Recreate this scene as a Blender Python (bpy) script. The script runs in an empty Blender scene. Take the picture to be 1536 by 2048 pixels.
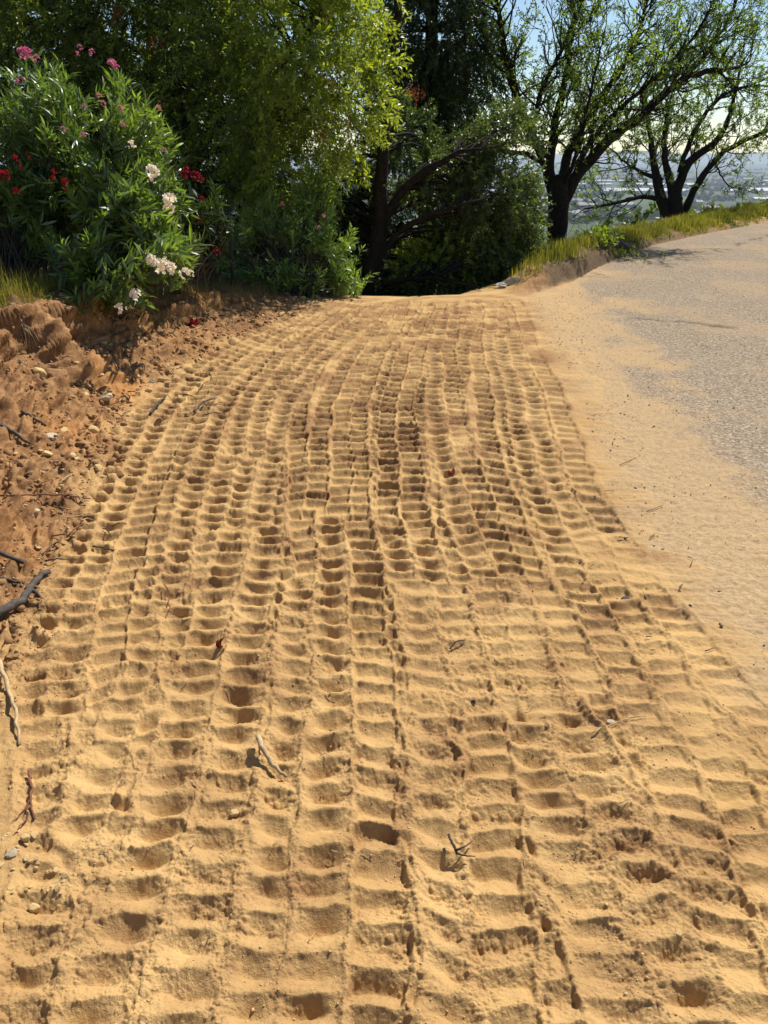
import bpy, math, random
import numpy as np
R = math.radians
SC = bpy.context.scene
COL = SC.collection
# ------------------------------------------------------------------ camera
CAMH, PITCH, FPX = 1.6, R(25.0), 1530.0
cam_d = bpy.data.cameras.new('camera')
cam_d.sensor_fit = 'VERTICAL'; cam_d.sensor_height = 24.0
cam_d.lens = 24.0 * FPX / 2048.0
cam_d.clip_start = 0.05; cam_d.clip_end = 60000
cam = bpy.data.objects.new('camera', cam_d); COL.objects.link(cam)
cam.location = (0, 0, CAMH); cam.rotation_euler = (R(90) - PITCH, 0, 0)
SC.camera = cam
# ------------------------------------------------------------------ light
SUN_EL, SUN_AZ = R(50), R(36)           # azimuth measured from +y (view direction) towards +x
w = bpy.data.worlds.new('World'); SC.world = w; w.use_nodes = True
nt = w.node_tree
sky = nt.nodes.new('ShaderNodeTexSky'); sky.sky_type = 'NISHITA'; sky.sun_disc = False
sky.sun_elevation = SUN_EL; sky.sun_rotation = SUN_AZ
sky.air_density = 1.0; sky.dust_density = 0.0; sky.ozone_density = 2.0; sky.altitude = 200
nt.links.new(sky.outputs[0], nt.nodes['Background'].inputs[0])
nt.nodes['Background'].inputs[1].default_value = 0.080
sd = bpy.data.lights.new('sun', 'SUN'); sd.energy = 5.0; sd.angle = R(0.53); sd.color = (1.0, 0.94, 0.84)
so = bpy.data.objects.new('sun', sd); COL.objects.link(so)
so.rotation_euler = (R(90) - SUN_EL, 0, R(180) - SUN_AZ)
so.location = (3, 5, 12)
SC.view_settings.view_transform = 'Standard'; SC.view_settings.look = 'None'
SC.view_settings.exposure = 0.43; SC.view_settings.gamma = 1.0
# ------------------------------------------------------------------ helpers
CP, SP = math.cos(PITCH), math.sin(PITCH)
def at(px, py, Y):
    """point on the sight line of photo pixel (px,py) at distance Y ahead"""
    a = (px - 768.0) / FPX; b = (1024.0 - py) / FPX
    dx, dy, dz = a, CP + b * SP, -SP + b * CP
    t = Y / dy
    return np.array([dx * t, Y, CAMH + dz * t])
def atg(px, py, z=0.0):
    a = (px - 768.0) / FPX; b = (1024.0 - py) / FPX
    dx, dy, dz = a, CP + b * SP, -SP + b * CP
    t = (z - CAMH) / dz
    return np.array([dx * t, dy * t, z])
def sst(a, b, x):
    t = np.clip((x - a) / (b - a), 0, 1); return t * t * (3 - 2 * t)
def _hash(ix, iy, seed):
    h = (ix.astype(np.int64) * 374761393 + iy.astype(np.int64) * 668265263 + seed * 1442695041) & 0xffffffff
    h = ((h ^ (h >> 13)) * 1274126177) & 0xffffffff
    return (h ^ (h >> 16)) & 0xffffffff
def hrand(ix, iy, seed): return _hash(np.asarray(ix), np.asarray(iy), seed) / 4294967295.0
def noise(x, y, seed=0):
    ix = np.floor(x); iy = np.floor(y); fx = x - ix; fy = y - iy
    ix = ix.astype(np.int64); iy = iy.astype(np.int64)
    ux = fx * fx * fx * (fx * (fx * 6 - 15) + 10); uy = fy * fy * fy * (fy * (fy * 6 - 15) + 10)
    def g(i, j):
        a = _hash(ix + i, iy + j, seed) * (2 * math.pi / 4294967296.0)
        return np.cos(a) * (fx - i) + np.sin(a) * (fy - j)
    n0 = g(0, 0) * (1 - ux) + g(1, 0) * ux; n1 = g(0, 1) * (1 - ux) + g(1, 1) * ux
    return (n0 * (1 - uy) + n1 * uy) * 1.5
def fbm(x, y, oct, seed=0, gain=0.5):
    r = 0; a = 1
    for o in range(oct):
        r = r + a * noise(x, y, seed + o * 17); x = x * 2.03 + 11.3; y = y * 2.03 + 5.7; a *= gain
    return r
def domes(x, y, seed, fill=.62, p=.5):
    """rounded clods: height 0..1 of randomly sized lumps, one per cell"""
    ix = np.floor(x).astype(np.int64); iy = np.floor(y).astype(np.int64); best = np.zeros_like(x)
    for i in (-1, 0, 1):
        for j in (-1, 0, 1):
            a = _hash(ix + i, iy + j, seed); cx = ix + i + (a & 1023) / 1023.0; cy = iy + j + ((a >> 10) & 1023) / 1023.0
            r = fill * (.35 + .65 * ((a >> 20) & 1023) / 1023.0); dx = x - cx; dy = y - cy
            ang = ((a >> 5) & 255) / 40.0; ax = dx * np.cos(ang) + dy * np.sin(ang); ay = (dy * np.cos(ang) - dx * np.sin(ang)) * 1.35
            best = np.maximum(best, r / fill * np.maximum(0, 1 - (ax * ax * .81 + ay * ay) / r ** 2) ** p)
    return best
def tag(o, label=None, cat=None, group=None, kind=None):
    if label: o['label'] = label
    if cat: o['category'] = cat
    if group: o['group'] = group
    if kind: o['kind'] = kind
    return o
def link(name, me, mat=None, parent=None, loc=None):
    o = bpy.data.objects.new(name, me); COL.objects.link(o)
    if mat is not None: me.materials.append(mat)
    if parent is not None: o.parent = parent
    if loc is not None: o.location = tuple(float(c) for c in loc)
    return o
def empty(name, loc=(0, 0, 0), rz=0):
    o = bpy.data.objects.new(name, None); COL.objects.link(o)
    o.location = tuple(float(c) for c in loc); o.rotation_euler = (0, 0, rz); o.empty_display_size = 0.1
    return o
def npmesh(name, V, facesets, attrs=None, smooth=False):
    """facesets: list of (n,k) int arrays"""
    me = bpy.data.meshes.new(name)
    V = np.ascontiguousarray(V, dtype=np.float32)
    me.vertices.add(len(V)); me.vertices.foreach_set('co', V.ravel())
    loops = np.concatenate([f.ravel() for f in facesets]).astype(np.int32)
    tot = np.concatenate([np.full(len(f), f.shape[1], dtype=np.int32) for f in facesets])
    st = np.concatenate([[0], np.cumsum(tot)[:-1]]).astype(np.int32)
    me.loops.add(len(loops)); me.loops.foreach_set('vertex_index', loops)
    me.polygons.add(len(tot)); me.polygons.foreach_set('loop_start', st); me.polygons.foreach_set('loop_total', tot)
    if attrs:
        for k, v in attrs.items():
            a = me.attributes.new(k, 'FLOAT', 'POINT'); a.data.foreach_set('value', np.ascontiguousarray(v, dtype=np.float32))
    me.update(calc_edges=True)
    if smooth: me.polygons.foreach_set('use_smooth', np.ones(len(tot), dtype=bool))
    return me
def norm(v): return v / (np.linalg.norm(v, axis=-1, keepdims=True) + 1e-9)
# ------------------------------------------------------------------ materials
def newmat(name):
    m = bpy.data.materials.new(name); m.use_nodes = True
    return m, m.node_tree.nodes, m.node_tree.links, m.node_tree.nodes['Principled BSDF']
def N(nodes, t, **k):
    n = nodes.new(t)
    for a, b in k.items(): setattr(n, a, b)
    return n
def ramp(nodes, links, src, stops):
    r = N(nodes, 'ShaderNodeValToRGB'); links.new(src, r.inputs[0])
    e = r.color_ramp.elements
    while len(e) < len(stops): e.new(0.5)
    for i, (p, c) in enumerate(stops):
        e[i].position = p; e[i].color = (*c, 1) if len(c) == 3 else c
    return r.outputs[0]
def mixc(nodes, links, f, a, b, blend='MIX'):
    m = N(nodes, 'ShaderNodeMix', data_type='RGBA', blend_type=blend)
    for s, v in ((0, f), (6, a), (7, b)):
        if hasattr(v, 'is_linked') or hasattr(v, 'links'): links.new(v, m.inputs[s])
        elif isinstance(v, (int, float)): m.inputs[s].default_value = v
        else: m.inputs[s].default_value = (*v, 1)
    return m.outputs[2]
def texn(nodes, links, scale, detail=4, rough=0.6, vec=None):
    n = N(nodes, 'ShaderNodeTexNoise'); n.inputs['Scale'].default_value = scale
    n.inputs['Detail'].default_value = detail; n.inputs['Roughness'].default_value = rough
    if vec is not None: links.new(vec, n.inputs['Vector'])
    return n.outputs[0]
def objco(nodes): return N(nodes, 'ShaderNodeTexCoord').outputs['Object']
def attr(nodes, name): return N(nodes, 'ShaderNodeAttribute', attribute_name=name).outputs['Fac']
def math_(nodes, links, op, a, b=None, clamp=False):
    m = N(nodes, 'ShaderNodeMath', operation=op, use_clamp=clamp)
    for i, v in enumerate((a, b)):
        if v is None: continue
        if isinstance(v, (int, float)): m.inputs[i].default_value = v
        else: links.new(v, m.inputs[i])
    return m.outputs[0]
def bump(nodes, links, h, dist, strength=1.0, prev=None):
    b = N(nodes, 'ShaderNodeBump'); b.inputs['Strength'].default_value = strength
    b.inputs['Distance'].default_value = dist; links.new(h, b.inputs['Height'])
    if prev is not None: links.new(prev, b.inputs['Normal'])
    return b.outputs[0]
def simple(name, col, var=0.3, scale=20, rough=0.8, bumpd=0.002, col2=None, spec=0.3):
    m, n, l, b = newmat(name); co = objco(n)
    t = texn(n, l, scale, 5, 0.65, co)
    c2 = col2 or tuple(c * (1 - var) for c in col)
    l.new(ramp(n, l, t, [(0.35, c2), (0.65, col)]), b.inputs['Base Color'])
    b.inputs['Roughness'].default_value = rough; b.inputs['Specular IOR Level'].default_value = spec
    if bumpd: l.new(bump(n, l, t, bumpd), b.inputs['Normal'])
    return m
def leafmat(name, dark, light, trans=0.4, rough=0.42, tcol=None, spec=0.5):
    m, n, l, b = newmat(name)
    c = mixc(n, l, attr(n, 'tint'), dark, light)
    l.new(c, b.inputs['Base Color']); b.inputs['Roughness'].default_value = rough
    b.inputs['Specular IOR Level'].default_value = spec
    t = N(n, 'ShaderNodeBsdfTranslucent')
    k = tcol or (2.2, 2.3, 0.8)
    tc = mixc(n, l, 1.0, c, k, 'MULTIPLY'); l.new(tc, t.inputs[0])
    mx = N(n, 'ShaderNodeMixShader'); mx.inputs[0].default_value = trans
    l.new(b.outputs[0], mx.inputs[1]); l.new(t.outputs[0], mx.inputs[2])
    l.new(mx.outputs[0], n['Material Output'].inputs[0])
    return m

# ------------------------------------------------------------------ terrain shape
def smooth_curve(ys, xs):
    yy = np.linspace(ys[0], ys[-1], 1200); xx = np.interp(yy, ys, xs)
    k = np.hanning(121); k /= k.sum()
    xp = np.pad(xx, 60, mode='edge'); xx = np.convolve(xp, k, 'valid')
    return lambda y: np.interp(y, yy, xx)
XL = smooth_curve([-2, .8, 1.0, 1.57, 2.27, 3.5, 5.45, 6.93, 8.9, 12], [-.66, -.66, -.70, -.92, -1.25, -1.45, -1.70, -1.52, -1.02, -.4])
XR = smooth_curve([-2, .8, 1.2, 1.8, 2.3, 3.5, 5.4, 6.9, 8.9, 12], [1.35, 1.35, 1.3, 1.2, 1.13, 1.09, 1.34, 1.42, 1.6, 1.8])
FOOT = smooth_curve([-2, .6, 1.4, 2.3, 3.0, 3.6, 4.1, 5.2, 6.2, 7.0, 8.0, 9.0, 10.5, 13], [-1.45, -1.45, -1.40, -1.38, -1.50, -1.60, -1.70, -1.88, -1.78, -1.58, -1.3, -1.05, -1.0, -1.6])
HB = smooth_curve([-2, 1, 2.4, 3.4, 4.5, 5.6, 6.6, 8.0, 9.3, 10.5, 14], [.75, .75, .74, .72, .68, .62, .5, .30, .13, .10, .35])
# crest beyond which the hillside falls away, and edge of the road surface (x, y)
CREST = (np.array([-60, -9, -3.2, -1.4, -0.6, 0.3, 1.0, 1.7, 2.6, 4.4, 6.2, 11, 20, 60]),
         np.array([22, 16.5, 13.2, 10.8, 9.9, 9.7, 9.9, 10.9, 12.6, 15.6, 18.6, 24.6, 35, 78]))
EDGE = (np.array([1.2, 1.9, 2.7, 3.9, 5.4, 7.6, 10.6, 20, 60]), np.array([9.3, 10.2, 11.4, 13.7, 16.2, 18.9, 22.3, 32.5, 75]))
def edge_d(x, y):      # >0 beyond the far edge of the road
    e = np.interp(x, EDGE[0], EDGE[1]); return (y - e) * 0.72
def base_height(x, y):
    """smooth large shape; returns z and masks"""
    # left bank
    e = FOOT(y) - x + 0.10 * noise(x * 1.3 + 3, y * 1.7, 5)
    hb = HB(y)
    gul = fbm(y * 2.6, e * 0.9 + 4, 2, 21) * 0.15 + fbm(y * 2.5, e * 5, 2, 25) * 0.06
    wb = 0.55 + 0.62 * hb
    q = e / wb + gul * sst(0.1, 0.7, e / wb) * sst(1.8, 1.1, e / wb)
    prof = np.interp(q, [0, .12, .58, .67, .86, 1.0, 1.4, 3, 12], [0, .05, .42, .52, .92, .99, 1.04, 1.1, 1.25])
    bank = sst(-0.05, 0.15, e)
    z = hb * prof
    # berm on the left of the road end
    ed = edge_d(x, y)
    bx = sst(1.55, 2.0, x)
    bh = np.interp(x, [1.5, 2.0, 2.8, 3.6, 4.6, 5.6, 30], [0, .18, .25, .22, .14, .10, .10])
    fr = (ed + 0.10 * noise(x * 2.2, y * 2.2, 71)) / 0.45
    berm = bh * np.interp(fr, [-0.2, 0.0, .35, .75, 1.2, 2.2, 5], [0, .03, .75, 1.0, 1.0, .9, .9]) * bx
    z = z + berm
    # slope beyond the crest
    cd = (y - np.interp(x, CREST[0], CREST[1])) * 0.8
    c = np.maximum(cd, 0)
    drop = 0.46 * (np.sqrt(c * c + 0.5) - math.sqrt(.5)) + 0.15 * np.maximum(c - 1.2, 0)
    z = z - drop
    z = z + 0.25 * np.clip(c / 8, 0, 1) * fbm(x * .35, y * .35, 3, 91)
    # gentle crest rounding and plateau swell
    z = z - 0.02 * sst(8.6, 10.0, y) * sst(2.0, 1.0, x)
    return z, e, hb, q, bank, ed, cd
def ROADX(y): return XR(y) + np.interp(y, [0, 1.6, 3, 6, 8, 9.5, 11, 13], [.3, .16, .20, .28, .42, .6, .8, 1.2])
def road_in(x, y):     # >0 inside the asphalt, metres from the dirt
    lim = ROADX(y)
    return np.minimum(x - lim, -edge_d(x, y))

ROWS, COLS = 1180, 1040
def fan(rows, cols, y0=0.75, ymid=10.6, yend=70.0, extra=130, side=70, umax=1.9):
    # row spacing follows what a standing viewer resolves: finer near, coarser far
    pf = lambda d: math.tan(PITCH - math.atan2(CAMH, d))
    a, b = pf(y0), pf(ymid)
    tt = np.linspace(a, b, rows)
    ys = CAMH / np.tan(PITCH - np.arctan(tt))
    ys = np.concatenate([np.linspace(-3, y0, 60)[:-1], ys, ymid + (np.geomspace(1, 1 + (yend - ymid) / 3.0, extra) - 1)[1:] * 3.0])
    uc = np.linspace(-0.56, 0.56, cols)
    s = 0.56 + (np.geomspace(1, 1 + (umax - .56) / .1, side) - 1)[1:] * 0.1
    us = np.concatenate([-s[::-1], uc, s])
    W = np.maximum(CP * ys + SP * CAMH, 1.2)
    X = us[None, :] * W[:, None]; Y = np.repeat(ys[:, None], len(us), 1)
    return ys, us, W, X, Y
def gridfaces(r, c):
    i = np.arange(r * c).reshape(r, c)
    return np.stack([i[:-1, :-1], i[:-1, 1:], i[1:, 1:], i[1:, :-1]], -1).reshape(-1, 4)

gy, gu, gW, X, Y = fan(ROWS, COLS)
Z, E_, HB_, Q_, BANK, ED, CD = base_height(X, Y)
near = sst(26, 14, Y)
# ---- undulation and clod roughness of loose soil
lf = fbm(X * 1.1, Y * 1.1, 3, 3) * 0.012
flat = sst(0.05, -0.12, E_) * sst(0.3, -0.3, CD) * sst(0.05, -0.3, ED)
Z = Z + lf * near
# ---- tyre lug prints ------------------------------------------------------
T = np.zeros_like(Z)            # track relief
CR = np.zeros_like(Z)           # crumbliness mask
rng = np.random.default_rng(7)
wx = 0.022 * noise(X * 1.2, Y * 1.6, 300) + 0.014 * noise(X * 7, Y * 7, 301) + 0.007 * noise(X * 19, Y * 19, 302)
wy = 0.018 * noise(X * 6, Y * 6, 303) + 0.008 * noise(X * 17, Y * 17, 304)
def lay(center, y0, y1, ncol, cw, pitch, amp, skew, seed, style=0, base=-0.006, lead=0.0):
    """press one machine pass into the relief: ncol columns of lugs around the curve x=center(y)"""
    global T, CR
    yy = np.linspace(-3, 14, 3000); xx = center(yy)
    sl = np.gradient(xx, yy); sa = np.cumsum(np.sqrt(1 + sl * sl)) * (yy[1] - yy[0])
    r0, r1 = np.searchsorted(gy, [y0 - .2, y1 + .2])
    sub = (slice(r0, r1), slice(None))
    x = X[sub] + wx[sub]; y = Y[sub] + wy[sub]
    cx = np.interp(y, yy, xx); s0 = np.interp(y, yy, sl); s = np.interp(y, yy, sa)
    t = (x - cx) / np.sqrt(1 + s0 * s0); s = s + t * s0
    half = ncol * cw / 2
    ragged = 0.10 * noise(x * 5, y * 0 + seed, 400 + seed)
    m = sst(half + .012, half - .014, np.abs(t)) * sst(y0 - .04 + ragged, y0 + .05 + ragged, y) * sst(y1 + .05 + ragged, y1 - .05 + ragged, y)
    if m.max() <= 0: return
    cf = (t + half) / cw; ci = np.clip(np.floor(cf), 0, ncol - 1); v = cf - ci - 0.5
    ph = hrand(ci, ci * 0 + seed, 9); 
    if style == 0: ph = (ci % 2) * 0.5 + 0.12 * ph
    if style == 2: ph = 0.08 * ph
    sg = np.where(ci % 2 == 0, 1.0, -1.0)
    pv_ = np.cumsum(np.sqrt(1 + sl * sl) * (yy[1] - yy[0]) / np.interp(yy, [1, 2.5, 3.8, 6.2, 8.5], np.array([.094, .100, .116, .146, .156]) * pitch / .110))
    q = np.interp(y, yy, pv_) + t * s0 / pitch + ph + sg * skew * v + 0.10 * noise(s * 3, ci * 7.7 + seed, 410)
    cell = np.floor(q); q = q - cell
    ra = (0.72 + 0.42 * hrand(cell, ci + seed * 13, 11)) * np.clip(1 + .45 * noise(s * 1.1, ci * 3.3 + seed, 405), .6, 1.15)
    rq = 0.47 + 0.12 * hrand(cell, ci + seed * 13, 12) + .15 * sst(1.6, 4, y)
    off = 0.12 * (hrand(cell, ci + seed * 13, 14) - .5)
    av = np.abs(v - off)
    rect = hrand(ci, ci * 0 + seed, 15) > .55          # some columns stamp square wells, others lens-shaped cups
    pit = np.where(q < rq, (q / rq) ** np.where(rect, .8, 2.0), 1 - sst(0, 1, (q - rq) / (1 - rq)))
    wv = np.where(rect, sst(.47, .37, av), np.exp(-(av / .33) ** 2.4))
    amp = amp * 1.12 * np.interp(y, [1.0, 1.6, 2.6, 5, 8], [.80, .84, 1.08, 1.38, 1.55]) * np.where(rect, .86, 1.12)
    h = -amp * ra * pit * wv + 0.30 * amp * np.maximum(np.exp(-((1 - q) / .09) ** 2), np.exp(-(q / .26) ** 2)) * sst(.52, .25, np.abs(v + off)) * (.8 + .5 * noise(s * 7 + ci * 5, v * 3, 416))
    h += 0.20 * amp * np.exp(-((np.abs(v) - .5) / .06) ** 2) * (0.7 + 0.9 * noise(s * 12, ci + seed, 415))
    # outer shoulder thrown up by the edge of the tread
    T0 = T[sub]
    shoulder = 0.013 * np.clip(.5 + 1.3 * noise(s * 2.3, t * 0 + seed, 423), 0, 1.2) * np.exp(-((np.abs(t) - half - .014) / .014) ** 2) * sst(y0, y0 + .1, y) * sst(y1, y1 - .1, y)
    T[sub] = T0 * (1 - m) + (0.12 * T0 + base + h) * m + shoulder * (0.6 + 0.8 * noise(s * 11, t * 0 + seed, 421))
    c = np.clip(0.25 + 1.2 * np.abs(v) ** 2 * 2 + 1.1 * pit * (fbm(x * 4, y * 4, 2, 430 + seed)), 0, 1)
    CR[sub] = CR[sub] * (1 - m) + c * m
    CR[sub] = np.maximum(CR[sub], np.clip(shoulder * 80, 0, 1))
def mk(k0, k1=None, wob=0.02, seed=0):
    k1 = k0 if k1 is None else k1
    ph = seed * 1.7
    def f(y):
        k = np.interp(y, [1, 10], [k0, k1])
        return XL(y) * (1 - k) + XR(y) * k + wob * np.sin(y * 0.9 + ph) + .4 * wob * np.sin(y * 2.3 + ph * 2)
    return f
def pxc(pts):           # a pass traced over ground points seen at photo pixels
    g = np.array([atg(a, b) for a, b in pts]); o = np.argsort(g[:, 1])
    ys, xs = g[o, 1], g[o, 0]
    ys = np.concatenate([[-3], ys, [14]]); 
    xs = np.concatenate([[xs[0] - (xs[1] - xs[0]) / (ys[2] - ys[1]) * 0.5], xs, [xs[-1]]])
    return smooth_curve(list(ys), list(xs))
P = [  # (curve, y0, y1, columns, column width, pitch, relief, skew, style)
 (mk(0.02, 0.04), .7, 9.7, 2, .14, .110, .024, .15, 0),
 (mk(.96, .95), .7, 9.6, 2, .150, .113, .020, -.15, 0),
 (mk(.86, .84), 1.6, 9.5, 3, .135, .110, .024, .2, 0),
 (mk(.14, .13), .7, 9.7, 3, .135, .107, .024, .2, 0),
 (mk(.66, .74), .7, 9.6, 3, .135, .110, .026, .12, 0),
 (mk(.38, .26), .7, 9.6, 3, .135, .110, .026, -.15, 0),
 (mk(.52, .50), .7, 9.6, 3, .130, .106, .026, .2, 2),
 (mk(.27, .36), 1.2, 9.5, 2, .135, .110, .024, .1, 0),
 (mk(.60, .60), 3.1, 9.3, 2, .130, .107, .030, .15, 0),
 (mk(.76, .66), 2.8, 8.8, 2, .135, .110, .026, -.1, 0),
 (mk(.20, .22), 2.6, 7.0, 2, .130, .110, .026, .2, 0),
 (mk(.90, .90), 2.6, 7.6, 2, .135, .110, .024, .15, 0),
 (mk(.46, .44), 3.4, 9.2, 2, .130, .110, .026, .1, 0),
 (mk(.32, .18), 4.2, 9.4, 2, .130, .110, .026, .1, 0),
 (mk(.06, .10), 1.9, 6.2, 2, .135, .110, .026, .15, 0),
 # right foreground
 (pxc([(1536, 2000), (1500, 1800), (1440, 1600), (1330, 1400), (1240, 1250), (1160, 1100)]), .7, 3.1, 2, .150, .110, .022, .2, 0),
 (pxc([(1330, 2040), (1250, 1800), (1160, 1600), (1110, 1500)]), .7, 1.95, 2, .155, .110, .028, .15, 0),
 # centre foreground
 (pxc([(1010, 2040), (1010, 1800), (1005, 1600), (985, 1470)]), .7, 1.95, 1, .150, .107, .030, -.25, 0),
 (pxc([(900, 2040), (890, 1800), (880, 1600), (850, 1430)]), .7, 2.0, 1, .130, .110, .020, .35, 0),
 (pxc([(690, 2040), (705, 1800), (705, 1500), (700, 1200), (690, 1020)]), .7, 3.4, 2, .145, .113, .031, -.12, 0),
 # left foreground
 (pxc([(500, 2040), (530, 1700), (580, 1400), (590, 1200)]), .7, 2.8, 1, .125, .110, .026, .1, 0),
 (pxc([(280, 2040), (360, 1700), (425, 1400), (470, 1200), (500, 1050)]), .7, 3.3, 2, .160, .110, .031, -.14, 0),
 (pxc([(130, 1700), (190, 1560), (250, 1420), (290, 1300)]), 1.35, 2.3, 1, .120, .110, .026, .1, 0),
 # where only light prints were left: right of centre, mid distance
 (pxc([(960, 1460), (930, 1300), (890, 1170)]), 1.98, 2.75, 3, .145, .115, .015, .1, 2),
 (pxc([(1150, 1460), (1110, 1300), (1060, 1190)]), 1.98, 2.65, 2, .150, .115, .015, -.1, 2),
]
for i, p in enumerate(P):
    lay(*p[:8], seed=i + 1, style=p[8])
# smoothed swath (bucket drag) where the prints are wiped
def blob(px, py, rx, ry):
    g = atg(px, py); return np.exp(-(((X - g[0]) / rx) ** 2 + ((Y - g[1]) / ry) ** 2))
wipe = np.clip(blob(810, 678, .55, .22) * 1.1 + blob(930, 880, .10, .35) + blob(575, 1250, .05, .6) * .4, 0, 1) * np.clip(.9 + .5 * fbm(X * 3, Y * 3, 2, 77), 0, 1)
T = T * (1 - .85 * wipe)
# faint prints running out across the dusty asphalt
fade_r = sst(.30, -.30, X - XR(Y) + .30 * fbm(X * 1.6, Y * 2.2, 3, 139) - .06) * sst(10.1, 9.3, Y)
T = T * fade_r * sst(.0, -.12, E_ )
CR = CR * fade_r
# drag marks out to the right
dr = sst(-.05, .1, X - XR(Y)) * sst(.75, .15, X - XR(Y)) * sst(12, 8, Y)
T += dr * (0.0050 * fbm(X * 3.0, Y * 18, 3, 140) + .0030 * fbm(X * 12, Y * 12, 3, 141))
Z = Z + T
# ---- crumbs, clods and grain in real relief
fine = sst(9, 4, Y)
crn = fbm(X * 38, Y * 38, 3, 500)
cr2 = np.maximum(fbm(X * 75, Y * 75, 2, 520), -.2)
patch = np.clip(.35 + 1.3 * fbm(X * 2.7, Y * 2.7, 3, 540), 0, 1)
Z += near * flat * (CR * (0.0045 * np.clip(crn, -.5, 1) * (.3 + patch) + 0.0025 * cr2 * patch * fine) + 0.0011 * crn * fine)
lm = fbm(X * 14, Y * 14, 4, 560)
Z += 0.0030 * lm * flat * near
mk_ = (Y > .7) & (Y < 6) & (np.abs(X) < .56 * gW[:, None] + .1) & (X > FOOT(Y) - .1) & (X < XR(Y) + .4)
xs_, ys_ = X[mk_], Y[mk_]; cm = np.clip(CR[mk_] * 1.1 + .35 * fbm(xs_ * 2.2, ys_ * 2.2, 2, 570) + .05, 0, 1)
dd_ = .0055 * domes(xs_ * 42, ys_ * 42, 571, .5) * sst(.35, .8, cm) + .0075 * domes(xs_ * 21, ys_ * 21, 572, .42) * sst(.55, .95, cm) + .0022 * domes(xs_ * 95, ys_ * 95, 573, .5) * sst(.1, .5, cm)
Z[mk_] += dd_ * sst(6, 4.5, ys_)
# ---- rubble on and at the foot of the bank
rub = sst(-.28, .1, E_ + .1 * noise(X * 3, Y * 3, 600)) * near
ridg = 1 - np.abs(fbm(X * 5, Y * 5, 4, 610)) * 1.6
Zs = HB_ * 0 + Z
Zx = np.gradient(Zs, axis=1) / np.gradient(X, axis=1)
Zy = (np.gradient(Zs, axis=0) - Zx * np.gradient(X, axis=0)) / np.gradient(Y, axis=0)
nl_ = np.sqrt(1 + Zx ** 2 + Zy ** 2)
bm_ = (E_ > -.35) & (Y > .5) & (Y < 12.5) & (X > -.7 * gW[:, None])
xb, yb, zb, eb, qb = X[bm_], Y[bm_], Zs[bm_], E_[bm_], Q_[bm_]; ab = eb + 1.25 * zb; on = sst(-.28, .10, eb + .1 * noise(xb * 3, yb * 3, 600)); st_ = sst(.02, .35, eb)
d_ = on * (.050 * domes(yb * 4.5, ab * 8, 601, .62, .9) + .030 * domes(yb * 9, ab * 17, 602, .62, 1.0) * (.35 + .65 * sst(6, 4, yb)) + .010 * domes(yb * 26, ab * 48, 603, .55) * sst(3.6, 2.2, yb) + .0035 * fbm(yb * 34, ab * 60, 3, 604) * sst(3.0, 1.8, yb) + .012 * fbm(yb * 6, ab * 12, 2, 607))
d_ += st_ * (.060 * fbm(yb * 1.5 + ab * .6, ab * 2.6, 4, 605) + .028 * (domes(yb * 3, ab * 3.4, 606, .7, .9) - .3) * sst(1.3, 1.0, qb))
d_ *= (.55 + .45 * sst(9.5, 6, yb)); d_ *= 1 - .6 * sst(1.05, 1.3, qb)
X[bm_] += d_ * (-Zx / nl_)[bm_]; Y0_ = Y.copy(); Y[bm_] += d_ * (-Zy / nl_)[bm_]; Z[bm_] += d_ * (1 / nl_)[bm_]
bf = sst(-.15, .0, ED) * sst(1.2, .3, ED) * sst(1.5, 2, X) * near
Z += bf * (0.03 * fbm(X * 5, Y * 5, 4, 655) + .03 * domes(X * 8, Y * 8, 656, .6))
# apron left of the asphalt, and the bed under the road
RI = road_in(X, Y)
z_r = -0.022 * sst(.05, -.1, ED) * sst(-.9, .1, X - ROADX(Y) + .10 * fbm(X * 2.2, Y * 2.2, 4, 660)) - .05 * sst(-.05, .35, X - ROADX(Y) + .10 * fbm(X * 3, Y * 3, 4, 661)) * sst(.02, -.06, ED + .05 * fbm(X * 4, Y * 4, 3, 662))
Z += z_r * sst(30, 20, Y * 0) + sst(-.5, 0, RI) * 0
# curved skid marks on the dusty side
for (px, py, rad, a0) in ((1180, 720, 1.3, .9), (1250, 700, 1.6, .8)):
    g = atg(px, py); rr = np.hypot(X - g[0], (Y - g[1] - rad)); th = np.arctan2(X - g[0], -(Y - g[1] - rad))
    m = np.exp(-((rr - rad) / .12) ** 2) * sst(a0, a0 - .2, np.abs(th - .1))
    Z += m * 0.006 * np.sin(th * rad / .09 * 2 * math.pi * .5)

V = np.stack([X, Y, Z], -1).reshape(-1, 3)
# soil character (differences of material, plus shade painted on the berm): brown soil of the bank, damp crumbs, orange subsoil
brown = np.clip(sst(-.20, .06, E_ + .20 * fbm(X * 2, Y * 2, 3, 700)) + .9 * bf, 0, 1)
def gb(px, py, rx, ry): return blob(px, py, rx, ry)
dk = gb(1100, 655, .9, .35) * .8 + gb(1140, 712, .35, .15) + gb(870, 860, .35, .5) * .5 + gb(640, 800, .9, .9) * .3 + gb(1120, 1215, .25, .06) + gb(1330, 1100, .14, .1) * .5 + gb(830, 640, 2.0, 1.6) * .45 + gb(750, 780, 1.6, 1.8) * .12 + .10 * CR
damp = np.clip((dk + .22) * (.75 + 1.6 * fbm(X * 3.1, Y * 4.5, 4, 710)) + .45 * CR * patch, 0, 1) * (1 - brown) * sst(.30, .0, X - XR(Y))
orange = np.clip(gb(140, 890, .16, .3) + gb(250, 790, .2, .3) + gb(110, 720, .35, .35) + .3 * brown * sst(.1, .5, fbm(X * 1.5, Y * 1.5, 3, 720)), 0, 1) * sst(-.3, .1, E_)
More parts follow.
